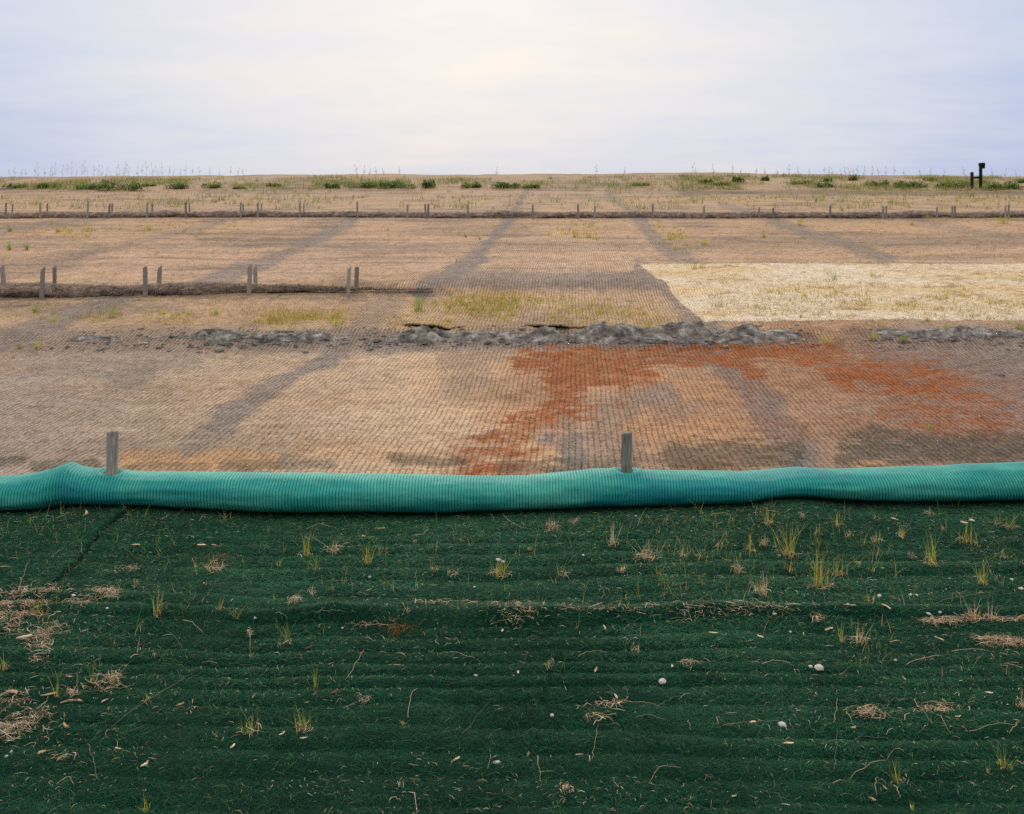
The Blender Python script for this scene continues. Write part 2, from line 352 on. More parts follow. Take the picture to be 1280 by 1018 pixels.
# ------------------------------------------------------------------ ground sheet
ys = list(np.linspace(-60, 0, 20))+list(np.linspace(.2, 6.6, 90)); y = 6.7
while y < 76:
    ys.append(y); y += min(.02*(y/7.4)**1.5, .12)
ys += list(np.linspace(77, 100, 24)) + list(np.geomspace(105, 6000, 40))
ys = np.array(ys)
u = np.concatenate([[-40, -20, -12, -8, -6, -4.5, -3.5, -2.7, -2.2, -1.8, -1.5, -1.3, -1.15], np.linspace(-1.05, 1.05, 860), [1.15, 1.3, 1.5, 1.8, 2.2, 2.7, 3.5, 4.5, 6, 8, 12, 20, 40]])
YY, UU = np.meshgrid(ys, u, indexing='ij'); XX = UU*np.clip(.56*np.abs(YY)+.8, 4.5, 60) if False else UU*(.54*np.abs(YY)+.9)
ZZ = zfield(XX, YY) - .10*(1-ss(7.3, 7.58, YY))
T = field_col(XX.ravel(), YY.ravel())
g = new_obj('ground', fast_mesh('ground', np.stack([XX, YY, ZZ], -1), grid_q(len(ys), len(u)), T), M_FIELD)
tag(g, kind='structure')

# ------------------------------------------------------------------ loose straw on the field (nobody could count it)
def field_straw():
    Xs, Ys = [], []
    for (y0, y1, dens) in ((7.5, 10, 900), (10, 14, 520), (14, 18, 330), (18, 27, 130), (27, 40, 45)):
        a = (y1-y0)*2*(.52*(y0+y1)/2+.5); n = int(a*dens)
        yv = rng.uniform(y0, y1, n); xv = rng.uniform(-1, 1, n)*(.52*yv+.5); Xs.append(xv); Ys.append(yv)
    X = np.concatenate(Xs); Y = np.concatenate(Ys); n = len(X)
    c = field_col(X, Y)
    br = rng.uniform(.55, 1.5, n)**1.2; c = c*br[:, None]
    pale = rng.random(n) < .16; c[pale] = c[pale]*.5 + lin(205, 176, 138)*.55
    c = np.clip(c, .01, .7)
    sc = (Y/9.0)**.55
    L = rng.uniform(.03, .10, n)*sc; w = rng.uniform(.002, .0045, n)*sc
    az = np.where(rng.random(n) < .45, rng.normal(1.5, .35, n), rng.uniform(0, math.pi, n))
    P, W = strands(X, Y, zfield(X, Y)+.002, L, w, az, rng.uniform(.002, .014, n)*sc, rng.uniform(-.35, .35, n))
    V, Q, Tt = ribbons(P, W, c)
    o = new_obj('loose_straw', fast_mesh('loose_straw', V, Q, Tt), M_STRAW); tag(o, 'loose dry straw fibres strewn over the brown netted field', 'straw', kind='stuff')
field_straw()

# ------------------------------------------------------------------ label book: look + place, ranked only where several share both
BOOK = []
ORD = ['', 'leftmost', 'second from left', 'third from left', 'fourth from left', 'fifth from left', 'sixth from left', 'seventh from left', 'eighth from left', 'ninth from left', 'tenth from left', 'eleventh from left', 'twelfth from left', 'thirteenth from left', 'fourteenth from left', 'fifteenth from left']
NUM = ['', '', 'two', 'three', 'four', 'five', 'six', 'seven', 'eight', 'nine', 'ten', 'eleven', 'twelve', 'thirteen', 'fourteen', 'fifteen']
def note(o, look, px, py, cat, group, place=None):
    tag(o, None, cat, group); BOOK.append((o, look, px, py, place))
def place_mat(px, py):
    v = 'just below teal tube' if py < 688 else 'on upper green mat' if py < 745 else 'halfway down green mat' if py < 850 else 'on lowest green mat'
    h = 'near left edge' if px < 160 else 'left of centre' if px < 470 else 'at centre' if px < 760 else 'right of centre' if px < 1070 else 'near right edge'
    return v + ' ' + h
def place_field(px, py):
    v = 'on the near netted field' if py > 440 else 'beside the grey clods' if py > 412 else 'on the middle terrace' if py > 368 else 'on the upper field' if py > 276 else 'behind the far stakes' if py > 241 else 'on the far bank'
    h = 'near left edge' if px < 160 else 'left of centre' if px < 470 else 'at centre' if px < 760 else 'right of centre' if px < 1070 else 'near right edge'
    return v + ', ' + h
def write_labels():
    by = {}
    for r in BOOK: by.setdefault((r[1], r[4]), []).append(r)
    for (look, place), rows in by.items():
        rows.sort(key=lambda r: r[2])
        for i, r in enumerate(rows):
            if len(rows) == 1: r[0]['label'] = f'{look} {place}'
            else:
                k = ORD[i+1] if i+1 < len(ORD) else f'number {i+1} from left'
                r[0]['label'] = f'{look} {place}, {k}' if len((look+place).split()) < 13 else f'{k} {look} {place}'

# ------------------------------------------------------------------ green mat: two panels meeting at a seam
sA = hit(150, 645); sB = hit(62, 735)
def seam_x(Y): return sA[0] + (sB[0]-sA[0])/(sB[1]-sA[1])*(Y-sA[1]) + .012*np.sin(Y*9)
def mat_panel(name, side, label):
    yv = np.linspace(2.6, 7.55, 330)
    if side > 0: t = np.linspace(0, 1, 760)
    else: t = np.linspace(0, 1, 330)
    Yg, Tg = np.meshgrid(yv, t, indexing='ij'); sx = seam_x(Yg)
    Xg = sx+.008 + Tg*(6.2-sx) if side > 0 else -6.2 + Tg*(sx-.008+6.2)
    Z = mat_h(Xg, Yg); d = np.abs(Xg-sx)
    if side < 0: Z = Z + .022*np.exp(-(d/.10)**2) - .05*np.exp(-(d/.010)**2)
    else: Z = Z + .006*np.exp(-(d/.05)**2) - .05*np.exp(-(d/.012)**2)
    V = np.stack([Xg, Yg, Z], -1); o = new_obj(name, fast_mesh(name, V, grid_q(*Yg.shape)), M_GMAT)
    tag(o, label, 'ground mat', 'green fibre mats on the near slope')
    # pile
    n0 = 400000
    Y = rng.uniform(4.0, 7.5, n0); X = rng.uniform(-1, 1, n0)*(.53*Y+.75)
    k = (X > seam_x(Y)+.012) if side > 0 else (X < seam_x(Y)-.012)
    X, Y = X[k], Y[k]; n = len(X)
    Z = mat_h(X, Y) + (.022*np.exp(-(np.abs(X-seam_x(Y))/.10)**2) if side < 0 else 0)
    big = fbm(X*.9, Y*1.4, 80, 4)
    c0 = lin(12, 54, 42); c1 = lin(40, 96, 64); c2 = lin(134, 150, 112)
    q = np.clip(rng.random(n)*.9 + .35*big, 0, 1)[:, None]
    c = (c0*(1-q)+c1*q)*rng.uniform(.6, 1.35, n)[:, None]
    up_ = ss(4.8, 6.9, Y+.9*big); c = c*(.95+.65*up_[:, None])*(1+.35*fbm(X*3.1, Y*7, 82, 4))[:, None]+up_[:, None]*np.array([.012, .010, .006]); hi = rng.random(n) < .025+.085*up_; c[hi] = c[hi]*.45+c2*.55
    L = rng.uniform(.03, .085, n); w = rng.uniform(.0009, .0019, n)
    az = np.where(rng.random(n) < .35, rng.normal(0, .5, n), rng.uniform(0, math.pi, n))
    P, W = strands(X, Y, Z+.001, L, w, az, rng.uniform(.001, .011, n)*(1+.6*ss(.1, .4, fbm(X*1.5, Y*6, 81))), rng.uniform(-.45, .45, n))
    V, Q, Tt = ribbons(P, W, c)
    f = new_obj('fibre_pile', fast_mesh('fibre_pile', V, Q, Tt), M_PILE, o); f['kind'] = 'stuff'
    return o
mat_panel('erosion_mat', 1, 'wide dark green fibre mat covering the whole near slope right of the seam')
mat_panel('erosion_mat', -1, 'smaller dark green fibre mat in the left corner, left of the dark seam')

# ------------------------------------------------------------------ teal tube
TOP = [(-400,606),(-200,603),(0,597),(30,594),(60,588),(78,581),(86,577.5),(94,582),(110,586),(130,588.5),(150,590),(200,591),(300,592),(430,594),(560,595),(620,597),(660,596),(700,592),(740,588),(780,588),(850,590),(930,591),(960,589),(1000,586),(1030,588),(1060,588),(1090,587),(1130,585),(1180,584),(1220,581),(1280,579),(1500,574),(1800,570)]
def smooth_interp(x, P):
    P = np.array(P, float); xs = np.linspace(-420, 1820, 2241); v = np.interp(xs, P[:, 0], P[:, 1])
    return np.interp(x, xs, v)
def sock():
    Y0 = 7.38; n_len = 4300; ncirc = 56
    X = np.linspace(-5.6, 5.6, n_len); Yc = Y0 + .035*X + .02*np.sin(X*1.3)
    px = pX(X, Yc)
    def sm(P, k):
        v = smooth_interp(px, P); ker = np.hanning(k); ker /= ker.sum(); return np.convolve(np.pad(v, k//2, 'edge'), ker, 'valid')[:n_len]
    top = sm(TOP, 19); bot = sm(BOT, 121)
    zt = H - (top-HY)/F*Yc; zb = H-(bot-HY)/F*(Yc-.09)
    # silhouette of a tube seen from above: make the ellipse a touch smaller than the silhouette
    zc = (zt+zb)/2; hz = (zt-zb)/2*1.0; hz = np.clip(hz, .08, .2)
    hy = np.interp(hz, [.1, .16], [.19, .165])
    th = np.linspace(0, 2*math.pi, ncirc, endpoint=False)
    # flatter belly, fuller top
    TH, XX_ = np.meshgrid(th, X, indexing='xy')
    cy = np.cos(TH); cz = np.sin(TH); cz = np.where(cz < 0, -np.abs(cz)**.8, cz)
    pitch = .0205
    twist = .03*ss(1.5, 5, XX_)*cz*2 + .02*fbm(XX_*.5, TH*0, 90) + .01*fbm(XX_*3, cy*2+5, 93)
    ph = (XX_+twist)/pitch; fr = np.abs(ph-np.round(ph))*2      # 0 in the groove, 1 mid rib
    rib = 1-ss(.0, .42, fr)
    lump = 1 + .065*fbm(XX_*2.2, cy*1.2+cz*2.3+9, 91) + .022*fbm(XX_*7, cy*3+cz*5+3, 92)
    rr = lump - rib*.03
    Yv = Yc[:, None] + hy[:, None]*cy*rr; Zv = zc[:, None] + hz[:, None]*cz*rr
    # dents where the stakes go through
    for (sx, sy) in STK:
        d = np.hypot(XX_-sx, (Yv-sy)*1.0); up = (cz > .1)
        Zv = Zv - up*(.045*np.exp(-(d/.055)**2) - .012*np.exp(-((d-.085)/.03)**2))
    V = np.stack([np.broadcast_to(XX_, Yv.shape), Yv, Zv], -1)
    i = np.arange(n_len*ncirc).reshape(n_len, ncirc); j = np.roll(i, -1, 1)
    Q = np.stack([i[:-1], i[1:], j[1:], j[:-1]], -1).reshape(-1, 4)
    o = new_obj('filter_tube', fast_mesh('filter_tube', V, Q, None, {'rib': rib}), M_SOCK)
    tag(o, 'long teal ribbed netting tube lying across the slope above the green mat', 'erosion tube')
    return o, lambda x: np.interp(x, X, zc+hz), lambda x: np.interp(x, X, Yc)
def stake_xy(px, dy):
    Yc = 7.38; X = (px-CX)/F*Yc
    for _ in range(5): Yc = 7.38+.035*X+.02*math.sin(X*1.3); X = (px-CX)/F*(Yc+dy)
    return X, Yc+dy
STK = [stake_xy(139.5, .0), stake_xy(782.5, .02)]
tubeo, tube_top, tube_y = sock()

# ------------------------------------------------------------------ stakes
def stake_mesh(name, w, d, h, seed, lean=(0, 0)):
    r = np.random.default_rng(seed); K = 9; V = []
    b = .12
    for k in range(K):
        t = k/(K-1); z = h*t
        jx, jy = r.normal(0, w*.02), r.normal(0, w*.02)
        ww, dd = w/2*(1+r.normal(0, .015)), d/2*(1+r.normal(0, .015))
        if k == K-1: z -= 0
        prof = [(-1+b, -1), (1-b, -1), (1, -1+b), (1, 1-b), (1-b, 1), (-1+b, 1), (-1, 1-b), (-1, -1+b)]
        for (a, c) in prof:
            V.append((a*ww+jx+lean[0]*t, c*dd+jy+lean[1]*t, z + (r.normal(0, w*.05)+a*w*.05 if k == K-1 else 0)))
    V2 = [(v[0]*.93, v[1]*.93, v[2]+w*.05) for v in V[-8:]]
    V += V2; Fc = []
    for k in range(K):
        for j in range(8): Fc.append((k*8+j, k*8+(j+1) % 8, (k+1)*8+(j+1) % 8, (k+1)*8+j))
    Fc.append(tuple(K*8+j for j in range(8))); Fc.append(tuple(range(8))[::-1])
    return poly_mesh(name, V, Fc)
for i, ((x, y_), ptop, wpx, lab) in enumerate(zip(STK, (541, 541.5), (13.5, 11.5), ('grey wooden stake driven through the teal tube near its left pointed hump', 'grey wooden stake driven through the teal tube below the rust stain'))):
    zt = H-(ptop-HY)/F*y_; w = wpx/F*y_
    o = new_obj('wooden_stake', stake_mesh('wooden_stake', w, w*.9, zt+.1, 50+i, (.006, 0)), M_STAKE, None, False)
    o.location = (x, y_, -.1); o.rotation_euler = (0, 0, [.25, -.35][i]); tag(o, lab, 'stake', 'stakes through the teal tube')
    # frayed hole in the netting around it
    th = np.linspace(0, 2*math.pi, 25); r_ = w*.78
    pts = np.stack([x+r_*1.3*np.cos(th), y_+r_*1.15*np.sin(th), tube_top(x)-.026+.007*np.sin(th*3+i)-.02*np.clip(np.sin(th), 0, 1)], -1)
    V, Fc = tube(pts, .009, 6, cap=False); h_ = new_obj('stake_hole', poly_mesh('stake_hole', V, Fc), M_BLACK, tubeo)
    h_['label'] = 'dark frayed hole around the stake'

def field_stakes():
    mid = [(5.5,335.5,357),(52,339,370),(68,335.5,358),(182,338,369),(199,337,358.5),(311,335.5,368.5),(319.5,335.5,359),(435,338,368.5),(445,336.5,358)]
    base = [stake_mesh('wooden_stake', 1, 1, 1, 70+i) for i in range(5)]
    for b_ in base: b_.materials.append(M_STAKE)
    nm = ['first', 'second', 'third', 'fourth', 'fifth']
    for i, (px, pt, pb) in enumerate(mid):
        front = pb > 362; Yd = 17.62 if front else 18.32
        x = (px-CX)/F*Yd; z1 = H-(pt-HY)/F*Yd; z0 = float(zfield(np.array(x), np.array(Yd)))-.05
        o = bpy.data.objects.new('wooden_stake', base[i % 5]); COL.objects.link(o)
        w = 4.6/F*Yd; o.location = (x, Yd, z0); o.scale = (w, w*.8, z1-z0); o.rotation_euler = (rng.normal(0, .04), rng.normal(0, .045), rng.normal(0, .3))
        if px < 10: lab = 'lone grey stake at the left edge behind the middle straw roll'
        else: lab = f"grey stake {'before' if front else 'behind'} the middle straw roll, {'nearer' if front else 'farther'} one of its {['', 'leftmost', 'second', 'third', 'rightmost'][(i+1)//2]} pair"
        tag(o, lab, 'stake', 'stakes along the middle straw roll')
    far = [(7,255.5,268),(15,257,266),(50,255,268),(59,256,265),(109,254.5,268),(136,257,268.5),(140,256,264),(184,255,269),(190,256,265),(233,255,268.5),(237,256,265),(301,255,268.5),(304,256,266),(322,255,269),(326,255.5,266),(375,254,269),(380,256,266),
           (447,254,270),(509,257,271),(532.5,257,272),(535,257,268),(585,257,270),(666,257.5,272),(723,257,272),(743.5,259,272),(816,257,274),(880,259.5,276),(949,260.5,276),(966.6,261,273),(1037.5,259,276.5),(1104,259.5,274),(1108,259.5,276.5),(1171,260,273),(1190.5,259,274),(1194,259.5,273),(1257,258.5,271),(1261,258,272)]
    for i, (px, pt, pb) in enumerate(far):
        Yd = 37.7 if pb > 267.5 else 38.7
        x = (px-CX)/F*Yd; z1 = H-(pt-HY)/F*Yd; z0 = float(zfield(np.array(x), np.array(Yd)))-.05
        o = bpy.data.objects.new('wooden_stake', base[(i*3+1) % 5]); COL.objects.link(o)
        w = (2.1 if pb > 267.5 else 1.7)/F*Yd; o.location = (x, Yd, z0); o.scale = (w, w*.8, max(.25, z1-z0)); o.rotation_euler = (rng.normal(0, .03), rng.normal(0, .03), rng.normal(0, .3))
        note(o, 'short grey stake', px, pt, 'stake', 'stakes along the far straw roll', 'along the far straw roll, ' + place_field(px, 260).split(', ')[1])
field_stakes()

# ------------------------------------------------------------------ straw rolls under the netting
def straw_roll(px0, px1, Yd, r, lab, seed, n, fuzz):
    X = np.linspace((px0-CX)/F*Yd, (px1-CX)/F*Yd, n); Yc = Yd + .12*fbm(X*.3, 0, seed)+.05*fbm(X*1.5, 0, seed+1)
    zc = zfield(X, Yc)+r*.35
    th = np.linspace(-.15*math.pi, 1.15*math.pi, 22)
    end = np.minimum(ss(0, 1.2, X-X[0])*1.0+.05, ss(0, 4.5, X[-1]-X)*.95+.05)
    TH, XX_ = np.meshgrid(th, X, indexing='xy')
    rr = r*end[:, None]*(1+.45*fbm(XX_*.9, TH*.6, seed+2)+.22*fbm(XX_*4, TH*2.5, seed+3)+.1*fbm(XX_*14, TH*7, seed+4))
    V = np.stack([XX_, Yc[:, None]+rr*1.5*np.cos(TH), zc[:, None]+rr*np.sin(TH)], -1)
    o = new_obj('straw_roll', fast_mesh('straw_roll', V, grid_q(n, len(th))[:, ::-1]), M_ROLL)
    tag(o, lab, 'straw roll', 'straw rolls across the field')
    k = rng.integers(0, n*len(th), fuzz); Pf = V.reshape(-1, 3)[k]
    c = np.clip(field_col(Pf[:, 0], Pf[:, 1]-.4)*rng.uniform(.6, 1.25, fuzz)[:, None], .01, .6)
    sc = (Yd/18)**.6
    P, W = strands(Pf[:, 0], Pf[:, 1]-.01, Pf[:, 2]+.004, rng.uniform(.05, .16, fuzz)*sc, rng.uniform(.004, .008, fuzz)*sc, rng.uniform(0, math.pi, fuzz), rng.uniform(.0, .03, fuzz)*sc, rng.uniform(-.4, .4, fuzz))
    V, Q, Tt = ribbons(P, W, c); f = new_obj('straw_cover', fast_mesh('straw_cover', V, Q, Tt), M_STRAW, o); f['kind'] = 'stuff'
straw_roll(-260, 540, 18.0, .12, 'brown straw roll with paired stakes on the left of the middle terrace', 100, 700, 9000)
straw_roll(-260, 1560, 38.2, .135, 'long thin dark straw roll with single stakes crossing the upper field', 110, 1100, 9000)

# ------------------------------------------------------------------ pale straw blanket
def blanket():
    c00 = hit(880, 403); c10 = hit(1500, 399); c01 = hit(797, 331); c11 = hit(1500, 329)
    ns, nt = 620, 260
    s_, t_ = np.meshgrid(np.linspace(0, 1, ns), np.linspace(0, 1, nt), indexing='xy')
    wob = .05*fbm(s_*30, t_*2, 120)
    X = (c00[0]*(1-s_)+c10[0]*s_)*(1-t_)+(c01[0]*(1-s_)+c11[0]*s_)*t_ + .025*fbm(t_*14, s_*0+3, 121)*(1-s_)
    Y = (c00[1]*(1-s_)+c10[1]*s_)*(1-t_)+(c01[1]*(1-s_)+c11[1]*s_)*t_ + wob*1.6
    ef = np.minimum(ss(0, .012, s_), np.minimum(ss(0, .03, t_), ss(0, .03, 1-t_))); Z = zfield(X, Y)-.004+ef*(.024+.012*fbm(X*1.2, Y*1.2, 122))
    def col(X, Y):
        n1 = fbm(X*.5, Y*1.1, 123, 5); n2 = fbm(X*2.5, Y*4, 124, 4)
        a = lin(228, 210, 184); b = lin(222, 196, 154); d = lin(180, 150, 116)
        q = ss(-.25, .35, n1)[..., None]; c = a*(1-q)+b*q; k = (.75*ss(.15, .5, n2)*ss(-.3, .2, n1+.3*n2))[..., None]; c = c*(1-k)+d*k
        return np.clip(c/1.02, .02, .8)
    o = new_obj('straw_blanket', fast_mesh('straw_blanket', np.stack([X, Y, Z], -1), grid_q(nt, ns), col(X, Y).reshape(-1, 3)), M_BLANKET)
    tag(o, 'pale cream straw blanket laid over the brown field on the right', 'straw blanket')
    n = 26000; k = rng.integers(0, X.size, n); x = X.ravel()[k]+rng.normal(0, .06, n); y_ = Y.ravel()[k]+rng.normal(0, .09, n)
    c = np.clip(col(x, y_)*rng.uniform(.6, 1.2, n)[:, None], .02, .78)
    P, W = strands(x, y_, Z.ravel()[k]+.003, rng.uniform(.06, .2, n), rng.uniform(.004, .008, n), rng.normal(0, .9, n), rng.uniform(.0, .03, n), rng.uniform(-.4, .4, n))
    V, Q, Tt = ribbons(P, W, c); f = new_obj('straw_cover', fast_mesh('straw_cover', V, Q, Tt), M_STRAW, o); f['kind'] = 'stuff'
blanket()

# ------------------------------------------------------------------ torn grey bank: crumpled strips and clods
def crumple(px0, px1, Yd, half, hgt, lab, seed):
    X0, X1 = (px0-CX)/F*Yd, (px1-CX)/F*Yd; ns = int((X1-X0)/.02)+2; nt = 70
    s_, t_ = np.meshgrid(np.linspace(X0, X1, ns), np.linspace(-1, 1, nt), indexing='xy')
    pxs = CX+F*s_/Yd; gap = np.maximum(ss(488, 505, pxs)*(1-ss(572, 590, pxs)), ss(648, 662, pxs)*(1-ss(728, 745, pxs)))
    edge = np.minimum(ss(0, .35, s_-X0), ss(0, .35, X1-s_))*np.clip(.38+.95*ss(.2, .85, vn(s_*1.7, 0*s_, seed+9)), 0, 1.3)*(1-.05*gap)
    Yv = Yd + .12*fbm(s_*.7, 0*s_, 40) + t_*half*(1+.35*fbm(s_*1.6, t_*0, seed+5)) + .05*fbm(s_*5, t_*3, seed+1)
    prof = np.clip(1-np.abs(t_+.1)**2.2, 0, 1)
    wx = .25*fbm(s_*3, t_*2, seed+8); rg = np.abs(fbm(s_*2.6+wx, t_*1.2+3, seed+2, 2))*2.2; rg2 = np.abs(fbm(s_*7+1+wx, t_*2.6, seed+3, 3))*2.2
    h = hgt*edge*prof*(.10+.95*np.clip(rg, 0, 1)**.6+.22*np.clip(rg2, 0, 1)**.7+.5*fbm(s_*1.1, 0*s_+4, seed+4)+.22*fbm(s_*9, t_*5, seed+6)+.08*fbm(s_*30, t_*12, seed+7))
    Z = zfield(s_, Yv)-.012+1.25*h-.02*(1-prof)
    o = new_obj('earth_bank', fast_mesh('earth_bank', np.stack([s_, Yv, Z], -1), grid_q(nt, ns)), M_CLAY); tag(o, lab, 'earth bank', 'torn grey earth banks')
crumple(20, 300, 13.9, .08, .03, 'faint low stretch of torn grey earth at the far left of the broken edge', 200)
crumple(225, 430, 13.92, .15, .065, 'low broken stretch of dark grey earth left of the main torn bank', 205)
crumple(460, 712, 13.9, .19, .10, 'crumpled grey earth bank with a dark gap on top, left of the rust stain', 210)
crumple(700, 905, 13.92, .21, .105, 'tallest crumpled grey earth bank above the rust stain', 220)
crumple(885, 1010, 13.95, .22, .12, 'grey earth heap below the left corner of the pale straw blanket', 230)
crumple(1080, 1330, 14.0, .16, .085, 'grey crumpled earth bank at the right edge below the pale straw blanket', 240)
def lump_mesh(name, seed, sub=3, rough=.35, flat=.7):
    import bmesh
    bm = bmesh.new(); bmesh.ops.create_icosphere(bm, subdivisions=sub, radius=1.0)
    P = np.array([v.co[:] for v in bm.verts])
    d = rough*(1-2*np.abs(fbm(P[:, 0]*1.3+seed*3.1+P[:, 2], P[:, 1]*1.3+P[:, 2]*.7, seed, 3))) + .5*rough*fbm(P[:, 0]*4+seed, P[:, 1]*4+P[:, 2]*3, seed+1, 2)
    P = P*(1+d-rough*.3)[:, None]; P[:, 2] *= flat
    for v, p in zip(bm.verts, P): v.co = p
    me = bpy.data.meshes.new(name); bm.to_mesh(me); bm.free(); return me
def clods():
    base = [lump_mesh('clod', 300+i, 4, .6, .72) for i in range(9)]
    for b_ in base: b_.materials.append(M_CLAY)
    L = [(60,436,7),(84,433,5),(130,436,5),(236,433,8),(258,431,9),(280,431,11),(300,434,10),(318,431,9),(345,430,9),(357,431,7),(368,426,9),(385,427,5),(405,424,11),(212,421,7),
         (471,427,10),(496,430,8),(515,424,11),(532,430,12),(553,427,10),(575,430,9),(590,425,12),(612,429,10),(634,430,9),(655,428,11),(676,429,9),(694,427,11),(715,424,13),(740,428,11),(760,423,13),(782,429,11),(800,425,12),(822,428,12),(846,424,12),(868,427,12),(890,428,11),
         (905,424,12),(930,424,13),(950,421,12),(970,423,14),(990,426,9),(1000,412,3),(1094,426,8),(1112,424,10),(1130,428,9),(1155,425,11),(1178,427,10),(1190,424,6),(1215,425,9),(1240,424,10),(1264,421,11),(1252,469,5),(1252,500,4),(1160,450,3),(640,527,2.5),(838,551,3),(488,471,2)]
    for i, (px, py, r) in enumerate(L):
        x, y_, z = hit(px, py+ (2 if r < 6 else 3)); s = r/F*y_*.5
        o = bpy.data.objects.new('clod', base[i % 9]); COL.objects.link(o); o.location = (x, y_+(.08 if r > 6 else 0), z+s*.1)
        o.scale = (s*rng.uniform(.85, 1.5), s*rng.uniform(.7, 1.1), s*rng.uniform(.65, 1.05)); o.rotation_euler = (rng.normal(0, .3), rng.normal(0, .3), rng.uniform(0, 6.28))
        big = 'large' if r >= 11 else 'middling' if r >= 7 else 'small'
        pl = 'in the torn earth edge, ' + place_field(px, py).split(', ')[1] if py < 440 else place_field(px, py)
        note(o, f'{big} grey earth clod', px, py, 'clod', 'grey clods of the torn edge' if py < 440 else 'stray clods on the near field', pl)
clods()
def crumbs():
    n = 1000; px = np.concatenate([rng.uniform(100, 440, 250), rng.uniform(450, 1030, 550), rng.uniform(1065, 1340, 200)])
    Y = 13.85+rng.normal(0, .22, n); X = (px-CX)/F*Y; s = rng.gamma(1.5, .0075, n)+.004
    me = lump_mesh('crumb', 350, 1, .5, .8); B = np.array([v.co[:] for v in me.vertices]); Fq = np.array([p.vertices[:] for p in me.polygons]); bpy.data.meshes.remove(me)
    a = rng.uniform(0, 6.28, n); ca, sa = np.cos(a), np.sin(a); sx = s*rng.uniform(.8, 1.7, n)
    V = np.stack([(B[None, :, 0]*ca[:, None]-B[None, :, 1]*sa[:, None])*sx[:, None]+X[:, None], (B[None, :, 0]*sa[:, None]+B[None, :, 1]*ca[:, None])*s[:, None]+Y[:, None], B[None, :, 2]*s[:, None]*.9+(zfield(X, Y)+s*.3)[:, None]], -1)
    Q = (Fq[None]+(np.arange(n)*len(B))[:, None, None]).reshape(-1, 3)
    o = new_obj('earth_crumbs', fast_mesh('earth_crumbs', V, Q), M_CLAY, None, False); tag(o, 'loose grey earth crumbs along the torn edge', 'earth', kind='stuff')
crumbs()
def flap(px0, px1, py, seed, lab):
    x0, y0, z0 = hit((px0+px1)/2, py); Yd = 14.25; X0, X1 = (px0-CX)/F*Yd, (px1-CX)/F*Yd
    ns, nt = 90, 16; s_, t_ = np.meshgrid(np.linspace(X0, X1, ns), np.linspace(0, 1, nt), indexing='xy')
    e = np.sin(np.clip((s_-X0)/(X1-X0), 0, 1)*math.pi)**.6
    Yv = Yd+.22 - t_*(.36*e+.12*fbm(s_*6, 0*s_, seed)); ztop = zfield(s_, Yd+0*s_)+.028+.035*fbm(s_*2.5, 0*s_, seed+3)
    Z = (zfield(s_, Yd+.3+0*s_)+.01)*(1-t_) + t_*(ztop*e+(1-e)*(zfield(s_, Yv))) + .035*fbm(s_*5, t_*2, seed+1)*e*t_
    o = new_obj('torn_flap', fast_mesh('torn_flap', np.stack([s_, Yv, Z], -1), grid_q(nt, ns), field_col(s_.ravel(), Yv.ravel()+1)*.7), M_FIELD)
    m = o.modifiers.new('thick', 'SOLIDIFY'); m.thickness = .02
    tag(o, lab, 'mat flap', 'torn mat flaps')
flap(498, 580, 409, 250, 'torn mat flap lifted over a dark gap, left end of the main bank')
flap(655, 738, 409, 260, 'torn mat flap lifted over a dark gap, above the rust stain')

# ------------------------------------------------------------------ post frame on the far bank
def post_frame():
    Yd = 60.0; k = Yd/F
    def at(px): return (px-CX)*k
    zb = lambda px: float(zfield(np.array(at(px)), np.array(Yd)))
    root = bpy.data.objects.new('marker_frame', None); COL.objects.link(root); root.location = (at(1221), Yd, zb(1221))
    tag(root, 'dark post with boxy top joined by a rail to a shorter post', 'marker post')
    def box(name, px0, px1, py0, py1, dy=0., dep=.18):
        z0, z1 = H-(py1-HY)*k, H-(py0-HY)*k
        me = stake_mesh(name, (px1-px0)*k, dep, z1-z0, int(px0)); o = new_obj(name, me, M_TARRED, root, False)
        o.location = (at((px0+px1)/2)-root.location.x, dy, z0-root.location.z); return o
    zb1 = HY+(H-zb(1215))*F/Yd+2
    box('short_post', 1213.6, 1216.2, 215.5, zb1); box('tall_post', 1224.4, 1227.2, 206.5, zb1)
    box('rail', 1216.0, 1224.6, 221.6, 223.6, -.02, .07)
    box('cap_box', 1224.0, 1230.2, 204.4, 207.2, 0, .3); box('cap_lip', 1228.2, 1230.2, 207.3, 211, 0, .26)
post_frame()

# ------------------------------------------------------------------ grass tufts
def blades(n, h, spread, cols, r, base_r=.01, wmul=1.0, droop=.4, K=5):
    a = r.uniform(0, 2*math.pi, n); lean = np.abs(r.normal(0, spread, n)); L = h*r.uniform(.45, 1.05, n)
    t = np.linspace(0, 1, K)[None, :]
    bx = r.normal(0, base_r, n); by = r.normal(0, base_r, n)
    out = (lean[:, None]*t + droop*lean[:, None]*t**2*1.2)*L[:, None]
    P = np.stack([bx[:, None]+np.cos(a)[:, None]*out, by[:, None]+np.sin(a)[:, None]*out, np.clip((t-.35*(lean*droop)[:, None]*t**2.2), 0, None)*L[:, None]], -1)
    ya = a+math.pi/2+r.normal(0, .5, n)
    wv = np.stack([np.cos(ya), np.sin(ya), 0*ya], -1); w = r.uniform(.0014, .0030, n)*wmul
    W = wv[:, None, :]*(w[:, None]*(1-t**1.6*.92))[..., None]*.6
    ci = r.integers(0, len(cols), n); c = np.clip(np.array(cols)[ci]*r.uniform(.95, 1.7, n)[:, None], 0, .8)
    tip = c[:, None, :]*(1-.0*t[..., None]); dry = lin(176, 140, 84)
    f = (np.clip(1-t*2.2, 0, 1)*.55)[..., None]; tint = tip*(1-f)+dry*f
    return ribbons(P, W, tint)
G_GREEN = [lin(120, 140, 62), lin(144, 150, 70), lin(98, 122, 54)]
